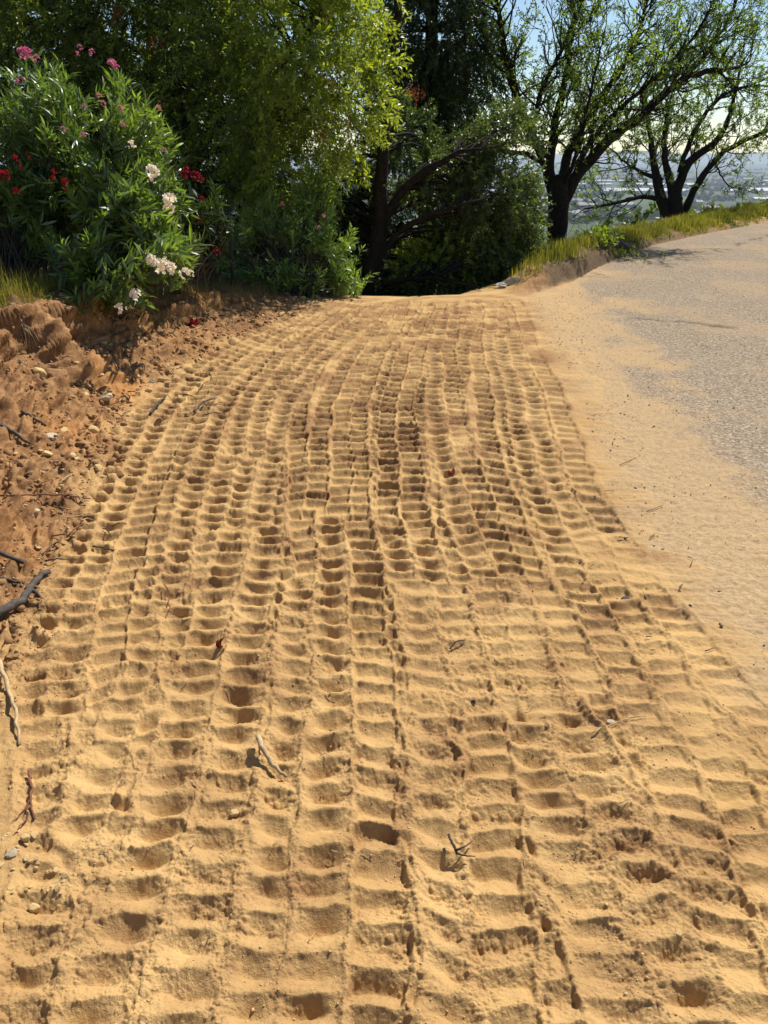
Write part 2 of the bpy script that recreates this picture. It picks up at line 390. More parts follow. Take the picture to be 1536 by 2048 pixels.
duff_shade = 1.0 * bf * sst(2, 2.4, X) + sst(.95, 1.2, Q_ + .12 * fbm(X * 4, Y * 4, 3, 730)) * BANK * sst(.05, .1, HB_)  # berm term paints its shade as dark soil; bank top term is leaf duff
duff_shade = np.clip(duff_shade, 0, 1)
apron = np.clip(sst(-.10, .25, X - XR(Y) + .15 * fbm(X * 3, Y * 3, 3, 740)) * (.8 + .5 * fbm(X * 2, Y * 5, 4, 741)), 0, 1) * sst(.2, -.1, ED)
green = np.maximum(sst(.3, 1.5, CD), sst(.45, .8, ED) * sst(1.7, 2.2, X))
def soil_mat():
    m, n, l, b = newmat('loose_sandy_soil'); co = objco(n)
    t1 = texn(n, l, 2.2, 5, .6, co); t2 = texn(n, l, 55, 4, .7, co); t3 = texn(n, l, 420, 2, .7, co)
    sand = ramp(n, l, t1, [(.3, (.46, .285, .112)), (.7, (.58, .375, .160))])
    sand = mixc(n, l, math_(n, l, 'MULTIPLY', ramp(n, l, t3, [(.52, (0, 0, 0)), (.75, (1, 1, 1))]), .45), sand, (.30, .18, .075))
    sand = mixc(n, l, math_(n, l, 'MULTIPLY', ramp(n, l, t2, [(.35, (1, 1, 1)), (.5, (0, 0, 0))]), .25), sand, (.42, .25, .10))
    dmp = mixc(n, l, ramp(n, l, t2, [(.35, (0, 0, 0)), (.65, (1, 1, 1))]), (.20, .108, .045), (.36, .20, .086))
    ap = ramp(n, l, t2, [(.35, (.36, .235, .115)), (.65, (.47, .325, .175))])
    sand = mixc(n, l, attr(n, 'apron'), sand, ap)
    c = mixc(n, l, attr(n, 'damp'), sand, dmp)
    t4 = texn(n, l, 9, 6, .7, co)
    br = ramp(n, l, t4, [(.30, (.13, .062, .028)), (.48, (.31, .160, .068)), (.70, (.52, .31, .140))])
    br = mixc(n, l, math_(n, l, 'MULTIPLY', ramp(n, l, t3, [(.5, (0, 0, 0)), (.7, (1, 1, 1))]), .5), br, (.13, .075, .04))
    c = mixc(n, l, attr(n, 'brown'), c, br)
    c = mixc(n, l, math_(n, l, 'MULTIPLY', attr(n, 'orange'), .6), c, (.58, .27, .085))
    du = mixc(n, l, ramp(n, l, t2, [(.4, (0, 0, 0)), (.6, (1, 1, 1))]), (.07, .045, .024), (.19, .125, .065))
    c = mixc(n, l, attr(n, 'duff_shade'), c, du)
    gr = mixc(n, l, ramp(n, l, t4, [(.4, (0, 0, 0)), (.6, (1, 1, 1))]), (.05, .06, .022), (.13, .12, .05))
    c = mixc(n, l, attr(n, 'green'), c, gr)
    l.new(c, b.inputs['Base Color']); b.inputs['Roughness'].default_value = .95; b.inputs['Specular IOR Level'].default_value = .15
    nb = bump(n, l, t2, .010, .55)
    brb = math_(n, l, 'MULTIPLY', texn(n, l, 26, 6, .75, co), attr(n, 'brown'))
    nb = bump(n, l, brb, .03, .7, nb)
    nb = bump(n, l, t3, .0022, .8, nb)
    l.new(nb, b.inputs['Normal'])
    return m
SOIL = soil_mat()
me = npmesh('ground', V, [gridfaces(*X.shape)], dict(damp=damp.ravel(), brown=brown.ravel(), orange=orange.ravel(), duff_shade=duff_shade.ravel(), apron=apron.ravel(), green=green.ravel()), True)
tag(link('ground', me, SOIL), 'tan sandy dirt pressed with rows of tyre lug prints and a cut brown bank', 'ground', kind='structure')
def hz(x, y):
    x = np.atleast_1d(np.asarray(x, float)); y = np.atleast_1d(np.asarray(y, float))
    r = np.clip(np.searchsorted(gy, y) - 1, 0, len(gy) - 2); fy = np.clip((y - gy[r]) / (gy[r + 1] - gy[r]), 0, 1)
    W = gW[r] * (1 - fy) + gW[r + 1] * fy; u = x / W
    c = np.clip(np.searchsorted(gu, u) - 1, 0, len(gu) - 2); fx = np.clip((u - gu[c]) / (gu[c + 1] - gu[c]), 0, 1)
    return (Z[r, c] * (1 - fx) + Z[r, c + 1] * fx) * (1 - fy) + (Z[r + 1, c] * (1 - fx) + Z[r + 1, c + 1] * fx) * fy
def hz1(x, y): return float(hz(x, y)[0])
def hit(px, py):
    """ground point seen at a photo pixel"""
    a = (px - 768.0) / FPX; b = (1024.0 - py) / FPX
    d = np.array([a, CP + b * SP, -SP + b * CP])
    t = np.linspace(.8, 40, 6000); x = d[0] * t; y = d[1] * t; z = CAMH + d[2] * t
    k = np.nonzero(z < hz(x, y))[0]
    k = k[0] if len(k) else len(t) - 1
    return np.array([x[k], y[k], hz1(x[k], y[k])])

# ------------------------------------------------------------------ road
ry, ru, rW, RX, RY = fan(700, 560, ymid=12, yend=70, extra=160, side=90, umax=1.9)
rri = road_in(RX, RY)
RZ = -0.030 + 0.0022 * fbm(RX * 9, RY * 9, 3, 800) * sst(14, 6, RY) + .004 * fbm(RX * .8, RY * .8, 2, 805) + 0.0022 * np.maximum(fbm(RX * 55, RY * 55, 2, 806), -.3) * sst(8, 4, RY)
rxx = RX - ROADX(RY) + .15 * sst(8, 13, RY)
dust = sst(1.2, -.38, rxx + .42 * fbm(RX * .9, RY * 1.1, 4, 810) + .2 * fbm(RX * 4, RY * 5, 4, 811))
dust = np.maximum(dust, sst(.5, .1, rxx))
dust = np.clip(dust * .95 + .46 * np.clip(.5 + 1.2 * fbm(RX * 1.3, RY * .8, 4, 812), 0, 1), 0, 1)
dr_ = sst(1.3, .2, rxx)
RZ += dr_ * (.0045 * fbm(RX * 2.6, RY * 13, 4, 841) * sst(-.3, .3, noise(RX * 1.5, RY * 1.5, 842)) + .0045 * fbm(RX * 22, RY * 30, 3, 843))
RZ += sst(.9, .1, rxx) * np.clip(noise(RX * 1.1, RY * 1.3, 844) * 2 , 0, 1) * .0045 * np.sin(2 * math.pi * (RY + .1 * noise(RX * 3, RY * 3, 845) + .25 * RX) / .11) * sst(-.4, .2, np.sin(2 * math.pi * (RX - .3 * RY) / .15))
def crackline(pts, wid):
    d = np.full(RX.shape, 9.0)
    g = np.array([atg(a, b)[:2] for a, b in pts])
    jx = RX + .08 * fbm(RX * 3, RY * 3, 4, 820); jy = RY + .16 * fbm(RX * 2.2, RY * 2.2, 5, 830)
    for p, q in zip(g[:-1], g[1:]):
        v = q - p; t = np.clip(((jx - p[0]) * v[0] + (jy - p[1]) * v[1]) / (v @ v), 0, 1)
        d = np.minimum(d, np.hypot(jx - p[0] - t * v[0], jy - p[1] - t * v[1]))
    return np.exp(-(d / wid) ** 2) * sst(-.35, .15, noise(RX * 1.7, RY * 1.7, 835))
crack = np.clip(crackline([(1190, 622), (1290, 632), (1400, 642), (1536, 652)], .035) + crackline([(1450, 492), (1500, 478), (1560, 462)], .05)
    + .6 * crackline([(1400, 690), (1470, 705), (1560, 700)], .02) + .5 * crackline([(1300, 520), (1420, 505), (1536, 515)], .03) + crackline([(1535, 350 + 80), (1480, 440), (1400, 452)], .06), 0, 1)
RZ -= .006 * crack
# keep only cells inside the road strip
keep = (rri > -0.12) & (RX > 0.9)
F = gridfaces(*RX.shape); kf = keep.ravel()[F].all(1); F = F[kf]
used = np.unique(F); remap = np.zeros(RX.size, int); remap[used] = np.arange(len(used))
def road_mat():
    m, n, l, b = newmat('worn_dusty_asphalt'); co = objco(n)
    vo = N(n, 'ShaderNodeTexVoronoi'); vo.inputs['Scale'].default_value = 75; l.new(co, vo.inputs['Vector'])
    vr = N(n, 'ShaderNodeSeparateColor'); l.new(vo.outputs['Color'], vr.inputs[0])
    ag = ramp(n, l, vr.outputs[0], [(0, (.13, .096, .064)), (.45, (.235, .178, .120)), (.8, (.34, .265, .18)), (1, (.50, .40, .28))])
    t1 = texn(n, l, 1.5, 5, .6, co); t3 = texn(n, l, 300, 3, .7, co); t2 = texn(n, l, 40, 4, .7, co)
    ag = mixc(n, l, math_(n, l, 'MULTIPLY', t1, .5), ag, (.30, .25, .20))
    du = ramp(n, l, t2, [(.35, (.37, .25, .13)), (.65, (.49, .35, .20))])
    du = mixc(n, l, ramp(n, l, t3, [(.5, (0, 0, 0)), (.72, (.75, .75, .75))]), du, (.20, .145, .09))
    hgt = math_(n, l, 'ADD', math_(n, l, 'MULTIPLY', vr.outputs[1], .35), math_(n, l, 'MULTIPLY', t3, .6))
    f = math_(n, l, 'MULTIPLY', math_(n, l, 'SUBTRACT', math_(n, l, 'MULTIPLY', attr(n, 'dust'), 1.45), math_(n, l, 'MULTIPLY', hgt, 1.05)), 1.8, True)
    c = mixc(n, l, f, ag, du)
    c = mixc(n, l, math_(n, l, 'MULTIPLY', attr(n, 'crack'), .75), c, (.07, .055, .04))
    l.new(c, b.inputs['Base Color']); b.inputs['Roughness'].default_value = 1.0; b.inputs['Specular IOR Level'].default_value = .04
    nb = bump(n, l, vo.outputs['Distance'], .004, .7); nb = bump(n, l, t3, .002, .7, nb)
    l.new(nb, b.inputs['Normal'])
    return m
RV = np.stack([RX, RY, RZ], -1).reshape(-1, 3)[used]
me = npmesh('road', RV, [remap[F]], dict(dust=dust.ravel()[used], crack=crack.ravel()[used]), True)
tag(link('road', me, road_mat()), 'worn grey asphalt road dusted with tan dirt', 'road', kind='structure')
# ------------------------------------------------------------------ far land: slope, valley floor, hills
def far_z(x, y):
    d = np.hypot(x, y)
    z = -np.interp(d, [0, 55, 70, 110, 200, 420, 900, 1300], [14, 22, 27, 36, 58, 86, 99, 100])
    spur = 27 * np.exp(-(((x - 46) / 60) ** 2 + ((y - 190) / 60) ** 2)) + 14 * np.exp(-(((x - 120) / 60) ** 2 + ((y - 330) / 120) ** 2))
    z = z + spur + sst(40, 120, d) * sst(900, 300, d) * 3 * fbm(x / 60, y / 60, 4, 900)
    z = z + .5 * noise(x / 300, y / 300, 905) * sst(600, 1500, d)
    return z
th = np.linspace(R(-62), R(62), 300); rr = np.geomspace(52, 17000, 420)
FX = np.sin(th)[None, :] * rr[:, None]; FY = np.cos(th)[None, :] * rr[:, None]
def valley_mat():
    m, n, l, b = newmat('valley_fields'); co = objco(n)
    mp = N(n, 'ShaderNodeMapping'); l.new(co, mp.inputs[0]); mp.inputs['Scale'].default_value = (1 / 420, 1 / 330, 0); mp.inputs['Rotation'].default_value = (0, 0, .1)
    v = N(n, 'ShaderNodeTexVoronoi', distance='CHEBYCHEV'); v.inputs['Scale'].default_value = 1; v.inputs['Randomness'].default_value = .75
    l.new(mp.outputs[0], v.inputs['Vector'])
    s = N(n, 'ShaderNodeSeparateColor'); l.new(v.outputs['Color'], s.inputs[0])
    c = ramp(n, l, s.outputs[0], [(0, (.035, .06, .022)), (.25, (.09, .13, .04)), (.45, (.05, .075, .03)), (.6, (.20, .16, .09)), (.75, (.07, .12, .035)), (.9, (.16, .15, .08))])
    t = texn(n, l, .02, 6, .75, co); t2 = texn(n, l, .0012, 4, .6, co)
    c = mixc(n, l, ramp(n, l, t, [(.45, (0, 0, 0)), (.6, (1, 1, 1))]), c, (.035, .05, .028))
    c = mixc(n, l, ramp(n, l, t2, [(.45, (0, 0, 0)), (.62, (.7, .7, .7))]), c, (.045, .065, .035))
    nearc = ramp(n, l, texn(n, l, .05, 6, .7, co), [(.35, (.06, .065, .025)), (.6, (.17, .14, .065)), (.75, (.24, .18, .09))])
    c = mixc(n, l, attr(n, 'slope'), c, nearc)
    l.new(c, b.inputs['Base Color']); b.inputs['Roughness'].default_value = .95; b.inputs['Specular IOR Level'].default_value = .1
    return m
FZ = far_z(FX, FY)
VM = valley_mat()
me = npmesh('valley_floor', np.stack([FX, FY, FZ], -1).reshape(-1, 3), [gridfaces(*FX.shape)], dict(slope=sst(700, 380, np.repeat(rr[:, None], len(th), 1)).ravel()), True)
tag(link('valley_floor', me, VM), 'wide valley of green fields far below', 'valley', kind='structure')
hr = np.array([13800, 14400, 15200, 16200.]); hh = 95 * np.clip(.55 + .6 * fbm(th * 9, th * 0, 4, 950) + .25 * sst(.2, .45, th), .1, 2)
prof = np.array([0, .6, 1.0, .2])
HX = np.sin(th)[None] * hr[:, None]; HY = np.cos(th)[None] * hr[:, None]; HZ = -101 + prof[:, None] * (hh[None] + 85)
me = npmesh('hills', np.stack([HX, HY, HZ], -1).reshape(-1, 3), [gridfaces(*HX.shape)], None, True)
tag(link('hills', me, simple('far_hill_scrub', (.10, .11, .06), .4, .004, .9, 0)), 'low blue hills on the horizon', 'hills', kind='structure')

# valley greenhouses, sheds and dark tree belts
rng = np.random.default_rng(40)
def box_faces(): return np.array([[0, 1, 2, 3], [4, 7, 6, 5], [0, 4, 5, 1], [1, 5, 6, 2], [2, 6, 7, 3], [3, 7, 4, 0]])
def gable(w, d, h, rh):
    V = np.array([[-w, -d, 0], [w, -d, 0], [w, d, 0], [-w, d, 0], [-w, -d, h], [w, -d, h], [w, d, h], [-w, d, h], [-w, 0, h + rh], [w, 0, h + rh]], float)
    return V
WALLQ = np.array([[0, 1, 5, 4], [2, 3, 7, 6]]); WALLP = np.array([[1, 2, 6, 9, 5], [3, 0, 4, 8, 7]]); ROOFQ = np.array([[4, 5, 9, 8], [6, 7, 8, 9]])
white_film = simple('white_film', (.42, .44, .46), .08, .05, .45, 0)
wall_m = simple('pale_wall', (.24, .22, .20), .15, .1, .8, 0); roof_m = simple('grey_roof', (.18, .17, .165), .3, .05, .7, 0)
gh_w = npmesh('wall', gable(150, 14, 5, 3), [WALLQ, WALLP]); gh_r = npmesh('roof', gable(151, 14.6, 5.1, 3.1) + [0, 0, .05], [ROOFQ])
sh_w = npmesh('wall', gable(22, 9, 6, 4), [WALLQ, WALLP]); sh_r = npmesh('roof', gable(23, 9.8, 6.1, 4.1) + [0, 0, .05], [ROOFQ])
gh_w.materials.append(white_film); gh_r.materials.append(white_film); sh_w.materials.append(wall_m); sh_r.materials.append(roof_m)
def farhouse(name, label, cat, group, wme, rme, x, y, rz, sx=1.0):
    r = empty(name, (x, y, float(far_z(np.array(x), np.array(y)))), rz); tag(r, label, cat, group)
    a = link('wall', wme, None, r); b = link('roof', rme, None, r); r.scale = (sx, 1, 1)
for (yy, x0, x1, rows) in ((2050, 250, 1300, 1), (2500, 100, 1600, 3), (3020, 350, 1900, 2), (3500, 900, 2300, 1)):
    for k in range(rows):
        x = x0 + rng.uniform(0, 120)
        while x < x1:
            if rng.random() < .82: farhouse('greenhouse', 'long low white greenhouse in a row on the valley floor', 'greenhouse', 'white greenhouses in the valley', gh_w, gh_r, x, yy + k * 62 + rng.uniform(-6, 6), R(2), rng.uniform(.6, 1.0))
            x += 320 + rng.uniform(0, 60)
for k in range(95):
    d = rng.uniform(1500, 2000) if k < 35 else rng.uniform(3800, 6000); a = R(rng.uniform(4, 33)) if k < 75 else R(rng.uniform(-20, 4))
    farhouse('shed', 'tiny pale town building far off in the valley', 'building', 'small buildings in the valley town', sh_w, sh_r, d * math.sin(a), d * math.cos(a), rng.uniform(0, 3.1), rng.uniform(.6, 1.6))

# ------------------------------------------------------------------ plant building tools
def tube_mesh(name, paths, sides=6, mat=None, parent=None, cap=True):
    """paths: list of (points (n,3), radii (n))"""
    Vs, Fs, base = [], [], 0
    ang = np.linspace(0, 2 * math.pi, sides, endpoint=False)
    for P_, r in paths:
        P_ = np.asarray(P_, float); r = np.asarray(r, float); n = len(P_)
        T_ = norm(np.gradient(P_, axis=0)); up = np.array([0.31, 0.17, .93]); 
        if abs(T_[0] @ up) > .9: up = np.array([1., 0.1, 0])
        A = norm(np.cross(T_, up)); B = np.cross(T_, A)
        ring = P_[:, None] + r[:, None, None] * (np.cos(ang)[None, :, None] * A[:, None] + np.sin(ang)[None, :, None] * B[:, None])
        Vs.append(ring.reshape(-1, 3))
        i = np.arange(n * sides).reshape(n, sides) + base; j = np.roll(i, -1, 1)
        Fs.append(np.stack([i[:-1], j[:-1], j[1:], i[1:]], -1).reshape(-1, 4)); base += n * sides
    sets = [np.concatenate(Fs)]
    if cap:
        b = 0; caps = []
        for P_, r in paths:
            n = len(P_); caps.append(np.arange(b + (n - 1) * sides, b + n * sides)); caps.append(np.arange(b, b + sides)[::-1]); b += n * sides
        sets.append(np.array(caps))
    me = npmesh(name, np.concatenate(Vs), sets, None, True)
    return link(name, me, mat, parent)
def resample(P_, n, jit=0, rng=None, seed=0):
    P_ = np.asarray(P_, float); d = np.concatenate([[0], np.cumsum(np.linalg.norm(np.diff(P_, axis=0), axis=1))])
    t = np.linspace(0, d[-1], n)
    # catmull-rom like smoothing through cubic blending
    out = np.stack([np.interp(t, d, P_[:, k]) for k in range(3)], 1)
    for _ in range(2):
        out[1:-1] = .25 * out[:-2] + .5 * out[1:-1] + .25 * out[2:]
    if jit: out[1:-1] += rng.normal(0, jit, (n - 2, 3))
    return out
def perp(D, rng):
    r = rng.normal(size=D.shape); r -= (r * D).sum(-1, keepdims=True) * D
    return norm(r)
def lens_leaves(P_, D, Nn, L, W, curve=.15):
    """lance-shaped leaves, 6 verts each"""
    S = np.cross(D, Nn); n = len(P_); L = L[:, None]; W = W[:, None]
    v = np.stack([P_, P_ + D * L * .33 + S * W * .5 + Nn * L * curve * .3, P_ + D * L * .33 - S * W * .5 + Nn * L * curve * .3,
        P_ + D * L * .7 + S * W * .36 + Nn * L * curve * .12, P_ + D * L * .7 - S * W * .36 + Nn * L * curve * .12, P_ + D * L - Nn * L * curve * .45], 1)
    i = np.arange(n)[:, None] * 6
    tri = np.concatenate([i + [0, 1, 2], i + [3, 5, 4]]); quad = i + [1, 3, 4, 2]
    return v.reshape(-1, 3), [tri, quad], 6
def dia_leaves(P_, D, Nn, L, W):
    S = np.cross(D, Nn); n = len(P_); L = L[:, None]; W = W[:, None]
    v = np.stack([P_, P_ + D * L * .45 + S * W * .5 + Nn * L * .08, P_ + D * L, P_ + D * L * .45 - S * W * .5 + Nn * L * .08], 1)
    return v.reshape(-1, 3), [np.arange(n)[:, None] * 4 + [0, 1, 2, 3]], 4
def leaf_obj(name, parts, mat, parent):
    """parts: list of (verts, facesets, per, tint)"""
    Vs, sets, tt, b = [], {}, [], 0
    for v, fs, per, tint in parts:
        for f in fs: sets.setdefault(f.shape[1], []).append(f + b)
        Vs.append(v); tt.append(np.repeat(tint, per)); b += len(v)
    me = npmesh(name, np.concatenate(Vs), [np.concatenate(f) for f in sets.values()], dict(tint=np.clip(np.concatenate(tt), 0, 1)))
    return link(name, me, mat, parent)
def spray_leaves(P_, D, n, length, L, W, rng, droop=.2, spread=.8, lance=False, tint0=.35, up=.5, tvar=.22):
    """S twigs, n leaves each"""
    S = len(P_); t = (np.arange(n) + rng.random((S, n))) / n
    pos = P_[:, None] + D[:, None] * (t * length)[..., None]; pos[..., 2] -= droop * length * t ** 2
    Dd = np.repeat(D[:, None], n, 1); Dd = Dd.copy(); Dd[..., 2] -= droop * t * 1.5; Dd = norm(Dd)
    side = perp(Dd.reshape(-1, 3), rng)
    ld = norm(Dd.reshape(-1, 3) * (1 - spread * .5) + side * spread)
    if droop > .5: ld[:, 2] -= .5; ld = norm(ld)
    nn = rng.normal(size=ld.shape); nn[:, 2] += up * 2; nn -= (nn * ld).sum(-1, keepdims=True) * ld; nn = norm(nn)
    m = len(ld); ll = L * rng.uniform(.65, 1.2, m); ww = W * rng.uniform(.75, 1.2, m)
    tint = np.repeat(tint0 + rng.normal(0, tvar, S), n) + .28 * t.ravel() + rng.normal(0, .10, m)
    f = lens_leaves if lance else dia_leaves
    v, fs, per = f(pos.reshape(-1, 3), ld, nn, ll, ww)
    return v, fs, per, tint
def blob_points(blobs, n, rng, shell=.55, seed=0, thr=-.25, freq=1.2):
    """points inside a union of ellipsoids (cx,cy,cz,rx,ry,rz), thinned by noise so gaps open; returns points and outward directions"""
    vol = np.array([b[3] * b[4] * b[5] for b in blobs]) ** (2 / 3); vol /= vol.sum(); out, dirs = [], []
    for b, w_ in zip(blobs, vol):
        k = int(n * w_ * 1.8); u = norm(rng.normal(size=(k, 3))); r = rng.random(k) ** (1 / 3); r = shell + (1 - shell) * r if shell > 0 else r
        r = r * (1 + .22 * noise(u[:, 0] * 2.2 + b[0] * 3, u[:, 1] * 2.2 + u[:, 2] * 2.2, seed + 3))
        p = np.array(b[:3]) + u * r[:, None] * np.array(b[3:6])
        g = noise(p[:, 0] * freq + p[:, 1] * .5, p[:, 2] * freq + p[:, 1] * .6, seed + 5) + .5 * noise(p[:, 0] * freq * 2.3, p[:, 2] * freq * 2.3 + p[:, 1], seed + 6)
        m = g > thr; p = p[m][:int(n * w_)]; u = u[m][:int(n * w_)]
        out.append(p); dirs.append(u)
    return np.concatenate(out), np.concatenate(dirs)
def grow(paths, tips, p, d, r, length, lev, rng, seg=5, gnarl=.22, lift=.05, kids=3, ang=.7, shrink=.66):
    pts = [np.array(p, float)]; dd = norm(np.array(d, float)); rad = [r]
    for i in range(seg):
        dd = norm(dd + rng.normal(0, gnarl, 3) + np.array([0, 0, lift])); pts.append(pts[-1] + dd * length / seg); rad.append(r * (1 - .55 * (i + 1) / seg))
    pts = np.array(pts); paths.append((pts, np.array(rad)))
    if lev == 0:
        tips.append((pts[-1], dd)); tips.append((pts[seg // 2 + 1], norm(dd + rng.normal(0, .6, 3)))); return
    for k in range(kids):
        i = rng.integers(max(1, seg // 2 - 1), seg + 1) if k else seg
        b = norm(pts[i] - pts[i - 1]); nd = norm(b + perp(b[None], rng)[0] * ang * rng.uniform(.5, 1.3))
        grow(paths, tips, pts[i], nd, rad[i] * .72, length * shrink * rng.uniform(.75, 1.2), lev - 1, rng, seg, gnarl, lift, kids, ang, shrink)
def limb(pts, r0, r1, n=14, jit=.012, rng=None):
    """traced limb; pts = (px,py,Y)"""
    W = np.array([at(*q) for q in pts]); Rs = resample(W, n, jit, rng)
    return Rs, np.linspace(r0, r1, n) * (1 + rng.normal(0, .05, n))

# ------------------------------------------------------------------ materials of plants
OLEAF = leafmat('oleander_leaf', (.034, .064, .018), (.18, .27, .060), .36, .38, (2.2, 2.2, .7), .8)
DLEAF = leafmat('dark_oleander_leaf', (.016, .034, .012), (.06, .10, .022), .25, .35, spec=.5)  # darker oleander leaf, used on one bush
PLEAF = leafmat('fine_green_leaf', (.036, .066, .016), (.235, .295, .045), .44, .45, (2.3, 2.2, .8))
OAKLEAF = leafmat('dark_oak_leaf', (.024, .040, .016), (.115, .155, .042), .36, .42, (1.6, 1.7, .6), .5)
ALEAF = leafmat('young_almond_leaf', (.045, .085, .018), (.19, .26, .040), .5, .5, (1.9, 2.0, .6))
BARK = simple('dark_rough_bark', (.034, .027, .022), .6, 22, .95, .012, spec=.1)
TWIG = simple('grey_twig_bark', (.11, .09, .07), .5, 40, .9, .002, spec=.1)
GREYB = simple('pale_dead_branch', (.20, .165, .125), .45, 30, .9, .003, spec=.15)
SEEDR = leafmat('dry_red_seed_tassel', (.12, .035, .015), (.26, .085, .03), .3, .7, (1.6, 1.2, 1.0))
def petal_mat(name, a, b): return leafmat(name, a, b, .35, .6, (1.3, 1.2, 1.2), .2)
PINK = petal_mat('pink_petal', (.50, .10, .22), (.72, .30, .42)); REDP = petal_mat('red_petal', (.24, .006, .010), (.45, .02, .028))
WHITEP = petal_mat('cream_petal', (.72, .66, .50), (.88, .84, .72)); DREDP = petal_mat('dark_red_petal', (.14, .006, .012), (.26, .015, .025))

# ------------------------------------------------------------------ oleanders
def flower_mesh(name, mat, nfl, rad, pet, seed):
    rng = np.random.default_rng(seed); P_, D, Nn = [], [], []
    for k in range(nfl):
        c = norm(rng.normal(size=3) + [0, -.3, .5]); pos = c * rad * rng.uniform(.55, 1); ax = norm(c + rng.normal(0, .35, 3)); a0 = perp(ax[None], rng)[0]; b0 = np.cross(ax, a0)
        for q in range(5):
            t = q * 2 * math.pi / 5; dd = norm(a0 * math.cos(t) + b0 * math.sin(t) + ax * rng.uniform(.25, .7)); P_.append(pos); D.append(dd); Nn.append(norm(ax - dd * (ax @ dd)))
    P_, D, Nn = map(np.array, (P_, D, Nn)); n = len(P_)
    v, fs, per = lens_leaves(P_, D, Nn, np.full(n, pet) * rng.uniform(.85, 1.15, n), np.full(n, pet * .85), -.25)
    me = npmesh(name, v, fs, dict(tint=np.clip(np.repeat(rng.random(n), per), 0, 1))); me.materials.append(mat)
    return me
FM = {k: [flower_mesh('flower_cluster', m_, nf, r_, .028, 60 + i) for i, nf in enumerate((9, 14, 20))] for k, m_, r_ in
      (('pink', PINK, 17 and .05), ('red', REDP, .05), ('white', WHITEP, .055), ('dred', DREDP, .06))}
def bush(label, base, blobs, nshoot, flowers, kind, mat, seed, L=.125, W=.021, tint=.30, group=None, per=22, shootlen=.34, extra=None, cat='bush'):
    rng = np.random.default_rng(seed); base = np.array(base)
    r = empty('oleander_bush', base); tag(r, label, cat, group)
    tips, u = blob_points(blobs, int(nshoot * .85), rng, .3, seed, -.10, 2.4)
    if extra is not None: tips = np.concatenate([tips, extra[0]]); u = np.concatenate([u, norm(extra[1])])
    D = norm(u * .8 + rng.normal(0, .35, u.shape) + [0, -.05, .45])
    st = tips - D * shootlen
    parts = []
    v, fs, p_, ti = spray_leaves(st - base, D, per, shootlen, L, W, rng, .10, .62, True, tint, .35)
    parts.append((v, fs, p_, ti))
    leaf_obj('foliage', parts, mat, r)
    paths = []
    for i in range(0, len(tips), 3):
        b0 = base + [rng.normal(0, .14), rng.normal(0, .10), 0]; mid = (b0 + st[i]) / 2 + [0, 0, .15 * np.linalg.norm(st[i] - b0)]
        pts = resample(np.array([b0, mid, st[i], tips[i]]), 8); paths.append((pts - base, np.linspace(.011, .003, 8)))
    tube_mesh('stems', paths, 4, TWIG, r, False)
    for i, (px, py, Yf, s, k) in enumerate(flowers):
        fs_ = {'white': .98, 'dred': .62}.get(kind, .78)
        f = link('flower_cluster', FM[kind][k], None, r, at(px, py, Yf - (.5 if kind == 'white' else 0)) - base); f.scale = (s * fs_,) * 3; f.rotation_euler = (rng.uniform(-.5, .5), rng.uniform(-.5, .5), rng.uniform(0, 6))
    return r
def E(px, py, Yc, rx, ry, rz): return (*at(px, py, Yc), rx, ry, rz)
bush('tall oleander with scattered pink blossoms at the upper left', at(170, 560, 8.30), [E(200, 290, 7.60, .72, .6, .62), E(110, 240, 7.80, .55, .5, .55), E(270, 300, 7.60, .38, .5, .45), E(60, 330, 7.70, .6, .5, .6)], 620,
     [(48, 105, 7.20, 1.1, 2), (72, 118, 7.20, .7, 0), (160, 95, 7.30, .5, 0), (155, 108, 7.30, .45, 0), (183, 105, 7.30, .6, 0), (224, 128, 7.10, .75, 1), (234, 134, 7.10, .5, 0), (34, 163, 7.20, .5, 0), (48, 160, 7.20, .45, 0),
      (198, 192, 7.00, .5, 0), (207, 208, 7.00, .55, 0), (168, 213, 7.00, .45, 0), (241, 218, 7.00, .65, 0), (126, 258, 6.90, .5, 0), (167, 270, 6.90, .55, 0), (246, 250, 7.00, .5, 0), (318, 216, 7.10, .5, 0), (328, 300, 7.10, .45, 0)], 'pink', OLEAF, 11, L=.115, W=.017, tint=.32)
bush('leafy oleander with red blossom clusters at the left edge', at(30, 590, 7.50), [E(30, 335, 7.65, 0.59, .5, 0.47), E(-60, 385, 7.70, 0.62, .5, 0.73), E(120, 395, 7.70, 0.41, .45, 0.38), E(60, 445, 7.70, 0.47, .45, 0.32)], 400,
     [(8, 350, 6.85, 1.0, 2), (30, 316, 6.95, .55, 0), (60, 315, 6.95, .45, 0), (41, 334, 6.95, .5, 0), (33, 384, 6.80, .75, 1), (108, 344, 6.90, .55, 0), (130, 365, 6.85, .75, 1), (129, 378, 6.85, .6, 0), (105, 357, 6.85, .5, 0)], 'red', OLEAF, 12, L=.145, W=.024, tint=.36)
ex = np.array([at(px, py, Yy) for px, py, Yy in ((395, 480, 6.35), (370, 500, 6.35), (350, 470, 6.35), (380, 520, 6.45), (330, 490, 6.45), (310, 505, 6.45), (365, 490, 6.25), (245, 590, 6.25), (225, 560, 6.25), (265, 570, 6.25), (200, 575, 6.25), (180, 560, 6.25), (285, 590, 6.30), (150, 590, 6.25))])
exd = np.array([[1, 0, .15]] * 7 + [[.3, -.3, -.5]] * 7, float)
